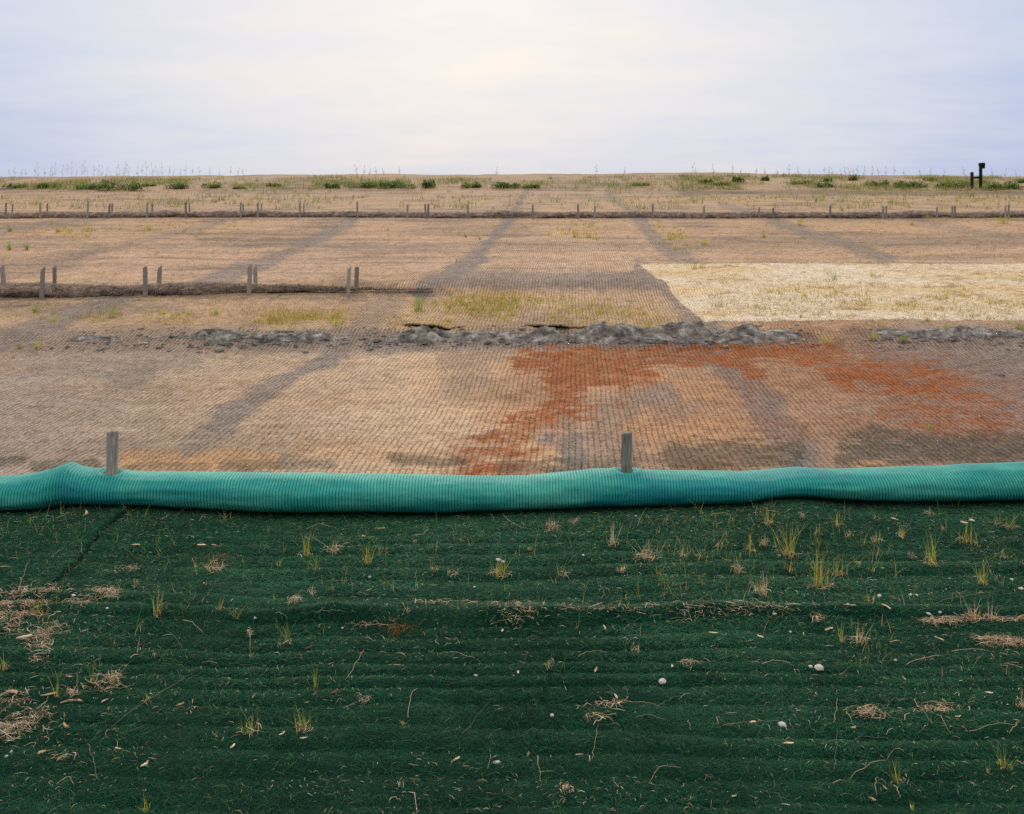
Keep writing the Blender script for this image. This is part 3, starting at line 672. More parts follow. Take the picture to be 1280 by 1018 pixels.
G_YEL = [lin(176, 164, 78), lin(160, 160, 76), lin(190, 160, 80)]
G_DRY = [lin(208, 180, 148), lin(188, 158, 126), lin(224, 204, 178), lin(152, 122, 92)]
def dry_base(n, r, rad, h=.02):
    a = r.uniform(0, 6.28, n); q = rad*np.sqrt(r.random(n))
    c = np.array(G_DRY)[r.integers(0, 4, n)]*r.uniform(.7, 1.2, n)[:, None]
    P, W = strands(q*np.cos(a), q*np.sin(a)*.8, np.full(n, .006)+r.uniform(0, h, n), r.uniform(.02, .075, n)*min(1.5, rad/.05), r.uniform(.0012, .0026, n), r.uniform(0, 3.14, n), r.uniform(.0, .02, n), r.uniform(-.5, .5, n), 4, r)
    return ribbons(P, W, c)
# (px, base py, height px, width px, kind)  kind: g green, y yellowish, d dry
TUFTS = [(383,697,31,18,'y'),(417,692,21,22,'d'),(395,714,22,14,'g'),(348,709,15,10,'y'),(270,715,16,26,'d'),(247,711,15,12,'g'),(197,771,33,22,'g'),(143,717,16,14,'g'),(166,714,14,14,'d'),(142,750,16,22,'d'),
 (47,768,24,24,'y'),(171,734,8,8,'d'),(274,764,17,12,'g'),(297,775,20,16,'g'),(415,739,16,8,'g'),(391,746,14,12,'d'),(368,755,14,20,'d'),(360,805,26,18,'g'),(312,798,12,12,'d'),(349,811,12,8,'g'),
 (460,706,34,16,'y'),(474,695,19,8,'y'),(544,717,15,10,'d'),(566,722,9,12,'d'),(625,721,28,32,'y'),(689,664,22,24,'d'),(717,657,14,12,'d'),(766,684,30,14,'d'),(810,700,26,34,'d'),(822,721,16,12,'g'),(700,721,16,22,'g'),(778,716,13,14,'d'),(509,768,17,10,'y'),
 (519,682,10,8,'y'),(961,657,26,18,'y'),(983,695,38,34,'y'),(936,690,20,18,'y'),(956,684,16,14,'d'),(1048,660,24,16,'y'),(1062,672,13,14,'y'),(1095,679,19,16,'y'),(1127,672,22,18,'y'),(1162,647,14,14,'d'),(1164,707,38,26,'y'),
 (1178,665,15,7,'y'),(1208,680,28,22,'y'),(1220,684,22,14,'g'),(1247,657,18,18,'y'),(1263,662,20,22,'y'),(922,719,25,16,'d'),(986,717,17,14,'y'),(1025,735,44,42,'y'),(1048,721,26,20,'y'),(1072,707,12,10,'y'),(1089,717,15,8,'y'),
 (951,744,30,24,'d'),(1021,778,16,18,'d'),(1075,806,28,20,'d'),(1052,805,26,10,'y'),(1228,731,32,18,'y'),(1215,775,26,22,'d'),(1238,778,26,14,'d'),(1085,753,16,10,'g'),(855,699,23,12,'d'),(875,699,15,12,'y'),(899,689,14,10,'d'),(1023,669,18,14,'g'),
 (1094,650,18,10,'y'),(1004,650,16,10,'d'),(5,839,22,16,'y'),(71,872,30,10,'g'),(116,855,30,8,'g'),(144,855,24,22,'d'),(91,872,18,18,'d'),(184,882,18,16,'g'),(395,862,30,14,'g'),(312,918,26,32,'g'),(381,914,32,28,'y'),(183,1016,22,16,'g'),
 (193,823,11,6,'g'),(314,823,14,8,'g'),(504,909,12,6,'y'),(454,880,10,16,'d'),(795,817,12,12,'d'),(709,993,9,18,'d'),(501,985,8,10,'y'),(1122,980,30,20,'g'),(1257,962,30,20,'g'),(1236,970,22,8,'g'),(1277,887,26,14,'d'),(1141,1016,16,6,'g'),
 (686,838,16,12,'d'),(740,665,14,10,'g'),(1258,700,14,12,'g'),(1140,700,10,10,'d'),(660,690,9,8,'g'),(80,950,14,26,'g')]
for i, (px, py, hp, wp, k) in enumerate(TUFTS):
    x, y_, z = hit(px, py); r = np.random.default_rng(900+i); s = y_/F; h = hp*s*1.12; rad = wp*s*.5
    root = bpy.data.objects.new('grass_tuft', None); COL.objects.link(root); root.location = (x, y_, z)
    cols = {'g': G_GREEN+G_YEL[:1], 'y': G_YEL+G_GREEN[:2], 'd': G_DRY+G_YEL[:1]}[k]
    nb = int(np.clip(hp*wp/30, 5, 34)) if k != 'g' else int(np.clip(hp*wp/34, 5, 24))
    V, Q, Tt = blades(nb, h, min(.75, .55*rad/max(h, .02)+.18), cols, r, rad*.28, 1.0 if hp > 12 else .8)
    new_obj('blades', fast_mesh('blades', V, Q, Tt), M_LEAF, root)
    nd = int(wp*{'g': .4, 'y': .7, 'd': 1.5}[k])
    V, Q, Tt = dry_base(max(nd, 5), r, rad*1.0, {'g': .006, 'y': .012, 'd': .03}[k]); new_obj('dry_litter', fast_mesh('dry_litter', V, Q, Tt), M_STRAW, root)
    size = 'large' if hp*wp > 800 else 'tall thin' if hp > 1.9*wp else 'small' if hp < 17 else 'medium'
    note(root, size + {'g': ' green grass tuft', 'y': ' yellow green grass tuft', 'd': ' dry tan grass tuft'}[k], px, py, 'grass tuft', 'grass tufts on the green mat', place_mat(px, py))

# weeds on the field
WEEDS = [(44,391,18,14,'g'),(140,398,19,20,'g'),(523,390,24,22,'g'),(66,402,8,12,'y'),(238,394,8,14,'y'),(270,394,12,14,'y'),(420,408,12,16,'y'),(810,414,15,20,'y'),(868,338,14,12,'y'),(878,337,11,9,'y'),(1043,352,16,6,'g'),(1090,348,12,12,'y'),(905,356,8,14,'y'),
 (838,300,10,16,'y'),(845,312,8,16,'y'),(12,313,14,10,'g'),(33,313,12,8,'g'),(187,288,10,8,'y'),(75,290,9,14,'y'),(12,290,9,10,'g'),(735,297,11,8,'y'),(718,297,9,14,'y'),(1255,280,14,16,'y'),(1000,282,8,10,'y'),(1002,278,6,8,'y'),(1161,538,12,12,'g'),(1130,428,14,16,'g'),(1092,424,14,14,'y'),(1100,408,10,12,'y'),(1035,428,10,20,'y'),
 (47,436,13,12,'y'),(25,436,10,14,'g'),(172,432,11,7,'d'),(1082,384,10,12,'y'),(1205,372,12,18,'y'),(1185,375,10,12,'y'),(1270,352,8,20,'y'),(1160,402,9,12,'y'),(1275,412,12,12,'g'),(900,398,8,14,'y'),(930,393,7,14,'y'),(1005,372,8,8,'y'),(1040,372,7,20,'y'),(1182,412,9,12,'y'),(385,397,8,12,'g'),(320,403,8,12,'y'),(600,300,8,6,'y'),(582,297,8,6,'g'),(955,297,10,8,'y'),(880,306,9,12,'y'),(745,300,7,10,'y'),(760,408,6,8,'y'),(690,398,7,12,'y'),(640,395,8,14,'y'),(560,402,7,12,'y'),(590,388,7,12,'g'),(740,382,6,12,'y'),(1140,282,8,10,'y'),(1052,264,6,6,'g'),(205,393,8,12,'y')]
for i, (px, py, hp, wp, k) in enumerate(WEEDS):
    x, y_, z = hit(px, py); r = np.random.default_rng(1500+i); s = y_/F; h = hp*s*1.1; rad = wp*s*.5
    V, Q, Tt = blades(int(16+wp*1.6), h, .55*rad/max(h, .02)+.2, {'g': G_GREEN, 'y': G_YEL+G_GREEN[:1], 'd': G_DRY}[k], r, rad*.35, (y_/6.5)**.9)
    o = new_obj('weed', fast_mesh('weed', V, Q, Tt), M_LEAF); o.location = (x, y_, z-.01)
    note(o, {'g': 'green', 'y': 'yellow green', 'd': 'dry'}[k] + (' bushy' if wp > 13 else ' slim') + ' weed', px, py, 'weed', 'weeds scattered over the field', place_field(px, py))

# ground cover: yellow moss and seedlings
def moss():
    Xs, Ys = [], []
    for (x0, y0, x1, y1, r, s) in YEL:
        n = int(20*s*r*max(1, (x1-x0)/90))
        for _ in range(n):
            t = rng.random(); px = x0+(x1-x0)*t+rng.normal(0, r*.9); py = y0+(y1-y0)*t+rng.normal(0, r*.5)
            Y = np.interp(py, QPY[::-1], QY[::-1]); Xs.append((px-CX)/F*Y); Ys.append(Y)
    n = 700   # seedlings over the blanket and the rest
    for _ in range(n):
        px = rng.uniform(-40, 1320); py = rng.choice([rng.uniform(375, 412), rng.uniform(280, 330), rng.uniform(243, 258)]); Y = np.interp(py, QPY[::-1], QY[::-1]); Xs.append((px-CX)/F*Y); Ys.append(Y)
    for _ in range(900):
        px = rng.uniform(885, 1400); py = 335+65*rng.beta(2.2, 1.2); Y = np.interp(py, QPY[::-1], QY[::-1]); Xs.append((px-CX)/F*Y); Ys.append(Y)
    X = np.array(Xs); Y = np.array(Ys); k = fbm(X*1.1, Y*1.4, 130, 3) > -.12; X, Y = X[k], Y[k]
    Z = zfield(X, Y)+.01; N = len(X); m = 5
    X = np.repeat(X, m)+rng.normal(0, .05, N*m); Y = np.repeat(Y, m)+rng.normal(0, .05, N*m); Z = np.repeat(Z, m)
    n = N*m; c = np.array(G_YEL+G_YEL[:2]+G_GREEN[:1]+[lin(206, 172, 64), lin(196, 160, 76)])[rng.integers(0, 8, n)]*rng.uniform(.7, 1.15, n)[:, None]
    a = rng.uniform(0, 6.28, n); L = rng.uniform(.03, .09, n)*(Y/20)**.5; t = np.linspace(0, 1, 3)[None, :]; lean = rng.uniform(.2, 1.0, n)
    P = np.stack([X[:, None]+np.cos(a)[:, None]*(lean*L)[:, None]*t, Y[:, None]+np.sin(a)[:, None]*(lean*L)[:, None]*t, Z[:, None]+L[:, None]*t], -1)
    W = np.stack([-np.sin(a), np.cos(a), 0*a], -1)[:, None, :]*((.005*(Y/15)**.8)[:, None]*(1-t*.8))[..., None]
    V, Q, Tt = ribbons(P, W, c); o = new_obj('ground_cover', fast_mesh('ground_cover', V, Q, Tt), M_LEAF); tag(o, 'sparse yellow green ground cover sprouting through the field netting', 'ground cover', kind='stuff')
QY = np.linspace(7.6, 66, 1500); QPY = np.minimum.accumulate(HY+F*(H-zbase(0*QY, QY))/QY)
moss()

# ------------------------------------------------------------------ low bushes on the far bank
def leafy(name, w, h, d, n, cols, r, ls):
    """low bush: many small leaf faces over a lumpy volume with a few stems"""
    k = 7; cx = r.uniform(-.42, .42, k)*w; cy = r.uniform(-.3, .3, k)*d; ch = h*r.uniform(.45, 1.0, k); cr = r.uniform(.13, .26, k)*w
    i = r.integers(0, k, n); a = r.uniform(0, 6.28, n); q = np.sqrt(r.random(n))
    X = cx[i]+cr[i]*q*np.cos(a); Y = cy[i]+cr[i]*.8*q*np.sin(a); Z = ch[i]*np.sqrt(np.clip(1-q**2*.9, 0, 1))*r.uniform(.15, 1.05, n)
    az = r.uniform(0, 6.28, n); el = r.uniform(-.2, 1.2, n); L = ls*r.uniform(.6, 1.4, n)
    D = np.stack([np.cos(az)*np.cos(el), np.sin(az)*np.cos(el), np.sin(el)], -1); t = np.linspace(0, 1, 3)
    P = np.stack([X, Y, Z], -1)[:, None, :] + D[:, None, :]*(L[:, None]*t[None, :])[..., None]
    W = np.stack([-np.sin(az), np.cos(az), 0*az], -1)[:, None, :]*(L[:, None]*np.array([.12, .3, .04])[None, :])[..., None]
    c = np.array(cols)[r.integers(0, len(cols), n)]*r.uniform(.6, 1.3, n)[:, None]
    V, Q, Tt = ribbons(P, W, c); return fast_mesh(name, V, Q, Tt)
B_G = [lin(100, 130, 62), lin(126, 146, 74), lin(88, 116, 58)]; B_Y = [lin(158, 158, 92), lin(144, 148, 84), lin(172, 164, 104)]
BUSH = [(20,235,24,7,1),(58,235,28,8,1),(112,236,34,9,1),(150,237.5,56,13,0),(222,236,28,9,1),(265,235,24,7,2),(185,233,16,5,2),(415,235,24,7,0),(452,234,40,8,1),(492,234.5,46,10,0),(535,235,20,14,0),(590,234,34,7,1),(634,234.5,34,9,0),(662,235,24,5,1),
 (880,229,18,6,1),(922,228,16,8,0),(955,226,12,7,0),(900,232,24,5,2),(1000,230,24,6,2),(1035,228,12,6,1),(1065,226,14,9,2),(1030,234,24,6,1),(1100,233,34,8,1),(1140,234,44,9,0),(1190,234,40,9,1),(1250,236,44,12,0),(1278,229,16,7,1),(1165,226,20,5,2),(340,233,22,5,2),(300,236,18,4,2),(800,232,24,4,2),(1225,229,18,5,2)]
for i, (px, py, wp, hp, g_) in enumerate(BUSH):
    x, y_, z = hit(px, py); s = y_/F; r = np.random.default_rng(2000+i)
    root = bpy.data.objects.new('low_bush', None); COL.objects.link(root); root.location = (x, y_, z-.03)
    new_obj('foliage', leafy('foliage', wp*s, hp*s*1.05, wp*s*.8, int(160+wp*15), [B_G, B_G[:2]+B_Y[:1], B_Y+B_G[1:2]][g_], r, .11), M_LEAF, root)
    st = [tube([(r.normal(0, wp*s*.15), r.normal(0, .1), 0), (r.normal(0, wp*s*.2), r.normal(0, .15), hp*s*.4), (r.normal(0, wp*s*.28), r.normal(0, .2), hp*s*.85)], [.014, .01, .005], 5) for _ in range(5)]
    V = np.concatenate([q[0] for q in st]); Fc = []; off = 0
    for q in st: Fc += [tuple(j+off for j in f) for f in q[1]]; off += len(q[0])
    me = poly_mesh('stems', V, Fc); a_ = me.attributes.new('tint', 'FLOAT_COLOR', 'POINT'); a_.data.foreach_set('color', np.tile([.12, .09, .05, 1], len(V)).astype(np.float32)); new_obj('stems', me, M_TWIG, root)
    note(root, ['dense dark green', 'mid green', 'sparse olive'][g_]+' low bush', px, py, 'bush', 'low bushes on the far bank', place_field(px, 230))
def bank_grass():
    A = [(-60,320,222,238,1500),(390,700,222,237,800),(850,1340,220,238,2800),(320,850,222,238,700),(-60,1340,238,262,1300)]
    X = []; Y = []
    for (x0, x1, y0, y1, n) in A:
        py = rng.uniform(y0, y1, n); Yv = np.interp(py, QPY[::-1], QY[::-1]); X.append((rng.uniform(x0, x1, n)-CX)/F*Yv); Y.append(Yv)
    X = np.concatenate(X); Y = np.concatenate(Y); k = fbm(X*.35, Y*.3, 150, 4)+rng.normal(0, .15, len(X)) > -.02; X, Y = X[k], Y[k]
    m = 7; N = len(X); X = np.repeat(X, m)+rng.normal(0, .16, N*m); Y = np.repeat(Y, m)+rng.normal(0, .16, N*m); n = N*m; Z = zfield(X, Y)-.01
    cs = np.array(B_Y+B_Y+B_G[:2]+[lin(170, 146, 104)]); g = np.repeat(rng.integers(0, len(cs), N), m); c = cs[g]*rng.uniform(.65, 1.2, n)[:, None]
    a = rng.uniform(0, 6.28, n); L = rng.uniform(.06, .28, n); lean = rng.uniform(.1, .9, n); t = np.linspace(0, 1, 3)[None, :]
    P = np.stack([X[:, None]+(np.cos(a)*lean*L)[:, None]*t, Y[:, None]+(np.sin(a)*lean*L)[:, None]*t, Z[:, None]+L[:, None]*t], -1)
    W = np.stack([-np.sin(a), np.cos(a), 0*a], -1)[:, None, :]*(.014*(1-t*.8))[..., None]
    V, Q, Tt = ribbons(P, W, c); o = new_obj('bank_grass', fast_mesh('bank_grass', V, Q, Tt), M_LEAF); tag(o, 'scraggly yellow green grass along the far bank', 'grass', kind='stuff')
bank_grass()
# dry stalks along the crest
def reeds():
    r = np.random.default_rng(31); L = []
    for px in [10,18,26,34,42,47,55,62,66,70,76,83,88,95,101,104,110,117,121,127,133,139,143,148,155,157,163,170,177,183,190,196,203,210,216,224,232,240,250,262,275,286,298,302]:
        L.append((px+r.uniform(-2, 2), r.uniform(6, 17)*(1 if px < 215 else .7)+ (4 if int(px) in (62, 104, 143, 155, 157) else 0)))
    for px in [446,455,462,470,480,500,620,745,781]: L.append((px, r.uniform(5, 11)))
    for px in [866,870,892,916,926,945,956,972,986,998,1012,1030,1036,1041,1052,1057,1062,1066,1071,1080,1090,1098,1108,1118,1130,1150,1163,1180,1205,1240,1256,1270]: L.append((px, r.uniform(5, 10)))
    for i, (px, hp) in enumerate(L):
        Yd = 68+r.uniform(-1.5, 2.5); x = (px-CX)/F*Yd; z = float(zfield(np.array(x), np.array(Yd)))-.02; h = hp*Yd/F+.15
        lx = r.normal(0, .08)*h; tpt = [(0, 0, 0), (lx*.2, 0, h*.4), (lx*.6, 0, h*.75), (lx, 0, h)]
        V, Fc = tube(tpt, [.007, .006, .005, .003], 5)
        b = h*.12; V2, F2 = tube([(lx*.8, 0, h*.86), (lx, 0, h*.95), (lx*1.15, 0, h+b*.5), (lx*1.3+.02, 0, h+b)], [.004, .014, .012, .003], 6)
        nl = 5; lf = [tube([(lx*.3, 0, h*f), (lx*.3+sg*h*.10, 0, h*(f+.12)), (lx*.3+sg*h*.20, 0, h*(f+.13))], [.006, .01, .002], 4) for f, sg in zip(r.uniform(.15, .7, nl), r.choice([-1, 1], nl))]
        for q in lf: V2n = len(V2); V2 = np.concatenate([V2, q[0]]); F2 = F2+[tuple(j+V2n for j in f) for f in q[1]]
        A = np.concatenate([V, V2]); me = poly_mesh('reed', A, Fc+[tuple(j+len(V) for j in f) for f in F2])
        a_ = me.attributes.new('tint', 'FLOAT_COLOR', 'POINT'); cc = lin(196, 190, 190) if px < 400 else lin(168, 156, 122); a_.data.foreach_set('color', np.tile([*cc, 1], len(A)).astype(np.float32))
        o = new_obj('reed', me, M_TWIG); o.location = (x, Yd, z)
        note(o, 'pale dry reed' if px < 400 else 'thin brown weed stalk', px, 215, 'reed', 'dry stalks along the crest', 'on the crest, ' + place_field(px, 230).split(', ')[1])
reeds()

# ------------------------------------------------------------------ litter on the green mat
# pale stones: (px, py, radius px, aspect)
STONES = [(92,744,3.4,1.2),(134,761,3,1),(255,729,2,1),(319,773,3,1),(462,721,3,1),(593,734,2.6,1),(623,699,4.5,1.1),(629,702,3.5,1),(729,694,3,1),(795,645,2.2,1),(1099,744,4,1.1),(1138,743,3.2,1.2),(1146,744,3.2,1),(1276,735,4.5,1),(1265,724,3,1.2),
 (1161,767,3.4,1.5),(1175,765,3.2,1),(1187,723,2.4,1),(1215,650,4,1.3),(968,770,3,1.3),(988,790,2.8,1),(828,851,5.4,1),(690,894,4,1),(621,953,4.2,2.1),(595,845,3.2,1.3),(1013,833,4,1),(1024,834,6,1.1),(978,905,5.2,1.1),(1119,825,3.2,1.2),(1060,756,2.5,1),(50,940,3,1),(8,945,3.5,1),(14,940,3,1.2),(428,785,2.5,1.2)]
sb = [lump_mesh('pebble', 400+i, 3, .22, .75) for i in range(6)]
for b_ in sb: b_.materials.append(M_STONE)
for i, (px, py, rp, asp) in enumerate(STONES):
    x, y_, z = hit(px, py+rp*.6); s = rp*y_/F*(.85 if rp > 4.6 else .62)
    o = bpy.data.objects.new('pebble', sb[i % 6]); COL.objects.link(o); o.location = (x, y_, z+s*.45); o.scale = (s*asp, s*.9, s*.95); o.rotation_euler = (rng.normal(0, .2), rng.normal(0, .2), rng.normal(0, .3))
    note(o, ('large white stone' if rp > 5 else 'long white stone' if asp > 1.9 else 'white pebble' if rp > 3.3 else 'tiny white pebble'), px, py, 'stone', 'white stones on the green mat', place_mat(px, py))

# twigs: photo points, radius mm, pale/dark
TW = [([(139,912),(190,878),(225,858),(242,845)],3.5,'g'),([(110,932),(117,955),(124,980)],3,'g'),([(228,778),(244,785),(255,795)],3.2,'p'),([(383,664),(400,660),(415,661)],2.6,'p'),([(393,770),(412,768),(430,770)],2.2,'p'),([(71,650),(80,648),(87,643)],3,'p'),
 ([(248,654),(254,650),(260,645)],3.2,'p'),([(201,652),(208,650),(213,644)],3,'p'),([(628,643),(634,652),(644,658),(652,662)],3.8,'p'),([(516,672),(530,671),(536,663)],3,'p'),([(648,630),(676,642),(706,653)],1.8,'g'),([(457,785),(475,787),(494,783)],3,'p'),
 ([(433,850),(444,836),(452,824),(455,813)],3.2,'p'),([(509,901),(511,885),(515,872),(522,864)],2.8,'p'),([(578,921),(598,900),(613,881)],2,'g'),([(793,901),(814,901),(833,905)],2.6,'g'),([(820,891),(838,880),(852,875)],2.4,'g'),([(739,953),(744,930),(748,908)],2.2,'p'),
 ([(672,948),(673,962),(675,978)],2.4,'p'),([(813,981),(820,966),(830,961),(852,964)],2.6,'p'),([(512,995),(519,1002),(521,1018)],5,'p'),([(484,1009),(492,1004),(501,1006)],4,'p'),([(1040,982),(1070,970),(1100,955),(1119,941)],2.8,'p'),([(1132,834),(1150,829),(1179,822)],3.2,'p'),
 ([(1189,817),(1212,815),(1234,816)],3,'p'),([(952,833),(970,832),(989,832)],2.8,'p'),([(1041,907),(1046,892),(1048,876)],2.6,'p'),([(1043,968),(1045,940),(1046,915)],2,'g'),([(1025,933),(1070,929),(1115,926)],2.2,'g'),([(1058,894),(1062,902),(1065,907)],3,'p'),
 ([(1142,876),(1152,892),(1162,904)],2.6,'p'),([(1176,897),(1182,911),(1188,924)],2.4,'p'),([(1148,922),(1158,914),(1164,900)],2.2,'g'),([(1213,919),(1245,913),(1272,909)],2.4,'p'),([(1095,998),(1095,985),(1099,977),(1109,985)],3,'p'),([(904,911),(940,909),(974,904)],2.6,'g'),
 ([(850,877),(856,873),(863,871)],3.4,'p'),([(856,1016),(861,1008),(868,1014)],4,'p'),([(1176,754),(1215,748),(1253,741)],3,'g'),([(1012,643),(1030,652),(1052,650)],2,'g'),([(888,646),(905,643),(914,646)],3,'p'),([(940,652),(962,656),(980,670)],2,'g'),([(645,783),(650,777),(655,781)],3,'p'),
 ([(1255,832),(1266,837),(1278,838)],3,'p'),([(1270,955),(1276,960),(1282,958)],3.4,'p'),([(1262,921),(1270,914),(1272,906)],4,'p'),([(1118,985),(1122,992),(1126,1000)],3.4,'p'),([(760,880),(800,884),(822,885)],2.2,'p'),([(740,893),(756,900),(770,896)],3,'p'),([(610,643),(618,652)],3,'p'),
 ([(860,905),(862,915),(863,918)],2.6,'p'),([(555,818),(575,822),(594,826)],2.4,'p'),([(722,824),(740,818),(758,818)],2.4,'p'),([(880,830),(905,826),(925,822)],2,'g'),([(22,742),(30,722),(38,702)],2.4,'p'),([(240,700),(244,712),(246,722)],2.4,'p'),([(300,745),(330,742)],2,'g'),([(345,770),(360,775)],2,'p'),([(570,718),(590,722),(610,720)],1.8,'g'),([(610,965),(614,950),(613,940)],2.2,'p'),([(70,985),(85,975),(92,985)],2.6,'p')]
for i, (pp, rad, k) in enumerate(TW):
    r = np.random.default_rng(3000+i); Pw = np.array([hit(a, b) for a, b in pp]); n = 10
    s_ = np.linspace(0, 1, len(Pw)); q = np.linspace(0, 1, n); P = np.stack([np.interp(q, s_, Pw[:, j]) for j in range(3)], -1)
    P[1:-1] = .25*P[:-2]+.5*P[1:-1]+.25*P[2:]
    P[:, :2] += r.normal(0, .003, (n, 2)); P[:, 2] = mat_h(P[:, 0], P[:, 1])+.010+.018*np.sin(q*math.pi)*r.uniform(.2, 1)
    c0 = P.mean(0); c0[2] = P[0, 2]
    V, Fc = tube(P-c0, rad/1000*.42*np.linspace(1.1, .6, n)*(1+r.normal(0, .1, n)), 6)
    me = poly_mesh('twig', V, Fc); a_ = me.attributes.new('tint', 'FLOAT_COLOR', 'POINT')
    cc = (lin(186, 164, 136) if k == 'p' else lin(122, 116, 102))*r.uniform(.75, 1.1); a_.data.foreach_set('color', np.tile([*cc, 1], len(V)).astype(np.float32))
    o = new_obj('twig', me, M_TWIG); o.location = c0
    ln = np.hypot(*(np.array(pp[-1])-np.array(pp[0])))
    note(o, ('long ' if ln > 55 else 'short ' if ln < 24 else '')+('pale' if k == 'p' else 'grey')+' twig', *np.mean(pp, 0), 'twig', 'twigs on the green mat', place_mat(*np.mean(pp, 0)))

# wood chips: (px, py, length px, width px, angle, colour)
CH = [(30,799,26,8,-.1,0),(181,957,16,6,.9,0),(569,953,15,5,.4,0),(107,643,13,5,1.2,0),(170,683,12,4,0,0),(252,683,12,4,.1,0),(268,683,9,4,.2,1),(52,943,11,7,.4,1),(131,878,12,4,.7,0),(82,909,14,5,-.5,1),(149,938,12,4,.1,0),(291,936,10,5,.8,0),(353,919,9,4,.6,0),(380,925,11,4,.3,0),(225,884,12,6,.4,1),(386,811,12,5,.4,2),
      (644,757,13,4,.3,0),(628,790,11,4,1.0,0),(756,786,13,4,-1.0,0),(770,872,11,4,-.9,0),(648,843,13,4,-1.2,0),(745,840,14,4,.9,0),(840,834,12,4,-1.2,0),(724,945,11,4,.1,0),(660,946,12,5,.9,1),(985,931,16,5,-.2,0),(941,905,9,5,.2,0),(982,1008,13,4,-.2,0),(1106,987,10,5,1.3,1),(1090,1001,12,5,-.6,1),
      (455,672,13,5,.9,0),(476,662,12,4,-.1,1),(1118,650,11,4,-.5,0),(1205,655,10,6,-.4,0),(1108,760,14,5,-.6,0),(1062,758,16,3,-.2,0),(1174,800,14,4,-.6,0),(1036,788,12,5,.1,0),(950,797,12,4,-.7,0),(892,793,14,4,.1,0),(418,868,14,7,.6,2),(1200,743,22,5,.1,2),(852,732,10,6,0,2),(1130,850,12,4,-1.1,0),(1198,898,9,4,.2,0),(1236,868,11,4,-.5,0),(1067,912,9,5,.2,1),(918,998,10,4,.5,0),(87,848,9,4,.2,1),(60,870,22,6,.1,1),(16,868,20,8,-.3,1),(90,880,30,6,0,1)]
for i, (px, py, lp, wp, an, k) in enumerate(CH):
    r = np.random.default_rng(4000+i); x, y_, z = hit(px, py); s = y_/F; L = lp*s*.9; w = wp*s*.36; n = 7
    q = np.linspace(-.5, .5, n); V = []; bend = r.normal(0, .12)
    for t in q:
        ww = w*(1-.7*abs(2*t)**3)*(1+r.normal(0, .12)); hh = w*.55*(1+r.normal(0, .15)); yy = bend*L*(t*t*4-.5)
        for a in range(6):
            th = a/6*6.283; V.append((t*L, yy+ww*math.cos(th), hh*math.sin(th)+hh*.6+.1*L*bend*t))
    Fc = [(k_*6+a, (k_+1)*6+a, (k_+1)*6+(a+1) % 6, k_*6+(a+1) % 6) for k_ in range(n-1) for a in range(6)]+[tuple(range(6)), tuple((n-1)*6+a for a in range(6))[::-1]]
    me = poly_mesh('wood_chip', V, Fc); a_ = me.attributes.new('tint', 'FLOAT_COLOR', 'POINT')
    cc = [lin(214, 190, 156), lin(178, 148, 116), lin(84, 66, 54)][k]*r.uniform(.85, 1.1); a_.data.foreach_set('color', np.tile([*cc, 1], len(V)).astype(np.float32))
    o = new_obj('wood_chip', me, M_TWIG); o.location = (x, y_, z+.004); o.rotation_euler = (r.normal(0, .1), r.normal(0, .15), an*1.4+.0)
    note(o, ['pale', 'tan', 'dark brown'][k]+(' large' if lp > 20 else '')+' wood chip', px, py, 'wood chip', 'wood chips on the green mat', place_mat(px, py))

# heaps of straw lying on the mat: photo capsules (x0,y0,x1,y1,r, count, label)
def straw_heap(segs, n, lab, seed, cols=G_DRY, thick=.014, ls=1.0):
    n = int(n*.8)
    r = np.random.default_rng(seed); Xs, Ys = [], []; wts = np.array([max(8, math.hypot(a[2]-a[0], a[3]-a[1]))*a[4] for a in segs]); wts = wts/wts.sum()
    k = r.choice(len(segs), n, p=wts)
    for i in k:
        x0, y0, x1, y1, rr = segs[i]; t = r.random(); px = x0+(x1-x0)*t+r.normal(0, rr*(.5+1.3*r.random()**2)*1.35); py = y0+(y1-y0)*t+r.normal(0, rr*(.35+.4*r.random()))
        Xs.append(px); Ys.append(py)
    Yw = np.interp(Ys, MPY[::-1], MY[::-1]); X = (np.array(Xs)-CX)/F*Yw; keep = Yw < 7.2; X, Yw = X[keep], Yw[keep]; n = len(X)
    c = np.array(cols)[r.integers(0, len(cols), n)]*r.uniform(.65, 1.15, n)[:, None]
    x0, y0 = X.mean(), Yw.mean(); z0 = float(mat_h(np.array(x0), np.array(y0)))
    P, W = strands(X-x0, Yw-y0, mat_h(X, Yw)-z0+.008+r.uniform(0, thick, n), r.gamma(2.2, .016, n)*ls+.008, r.uniform(.0011, .0030, n), np.where(r.random(n) < .5, r.normal(0, .6, n), r.uniform(0, 3.14, n)), r.uniform(0, .012, n), r.uniform(-.35, .35, n), 3, r)
    V, Q, Tt = ribbons(P, W, c); o = new_obj('straw_heap', fast_mesh('straw_heap', V, Q, Tt), M_STRAW); o.location = (x0, y0, z0); tag(o, lab, 'straw', 'straw heaps on the green mat')
MY = np.linspace(3.7, 7.5, 900); MPY = np.minimum.accumulate(HY+F*(H-zbase(0*MY, MY)-.012)/MY)
straw_heap([(-30,790,40,750,16),(30,745,66,740,7),(-10,770,20,775,14)], 1900, 'thick tan straw heap at the left edge beside the dark seam', 5000)
straw_heap([(35,808,75,785,8),(45,830,60,808,5)], 330, 'thin tan straw streak just below the thick left heap', 5001)
straw_heap([(95,765,118,748,7),(118,748,140,742,6)], 230, 'straggling dry straw streak right of the thick left heap', 5002)
straw_heap([(-10,875,30,880,9),(25,905,60,895,9),(-10,920,40,905,8),(10,900,20,930,14)], 520, 'scattered brown straw litter low at the left edge', 5003, G_DRY[1:])
straw_heap([(120,865,140,852,9)], 130, 'small brown straw heap under a thin green blade, lower left', 5004)
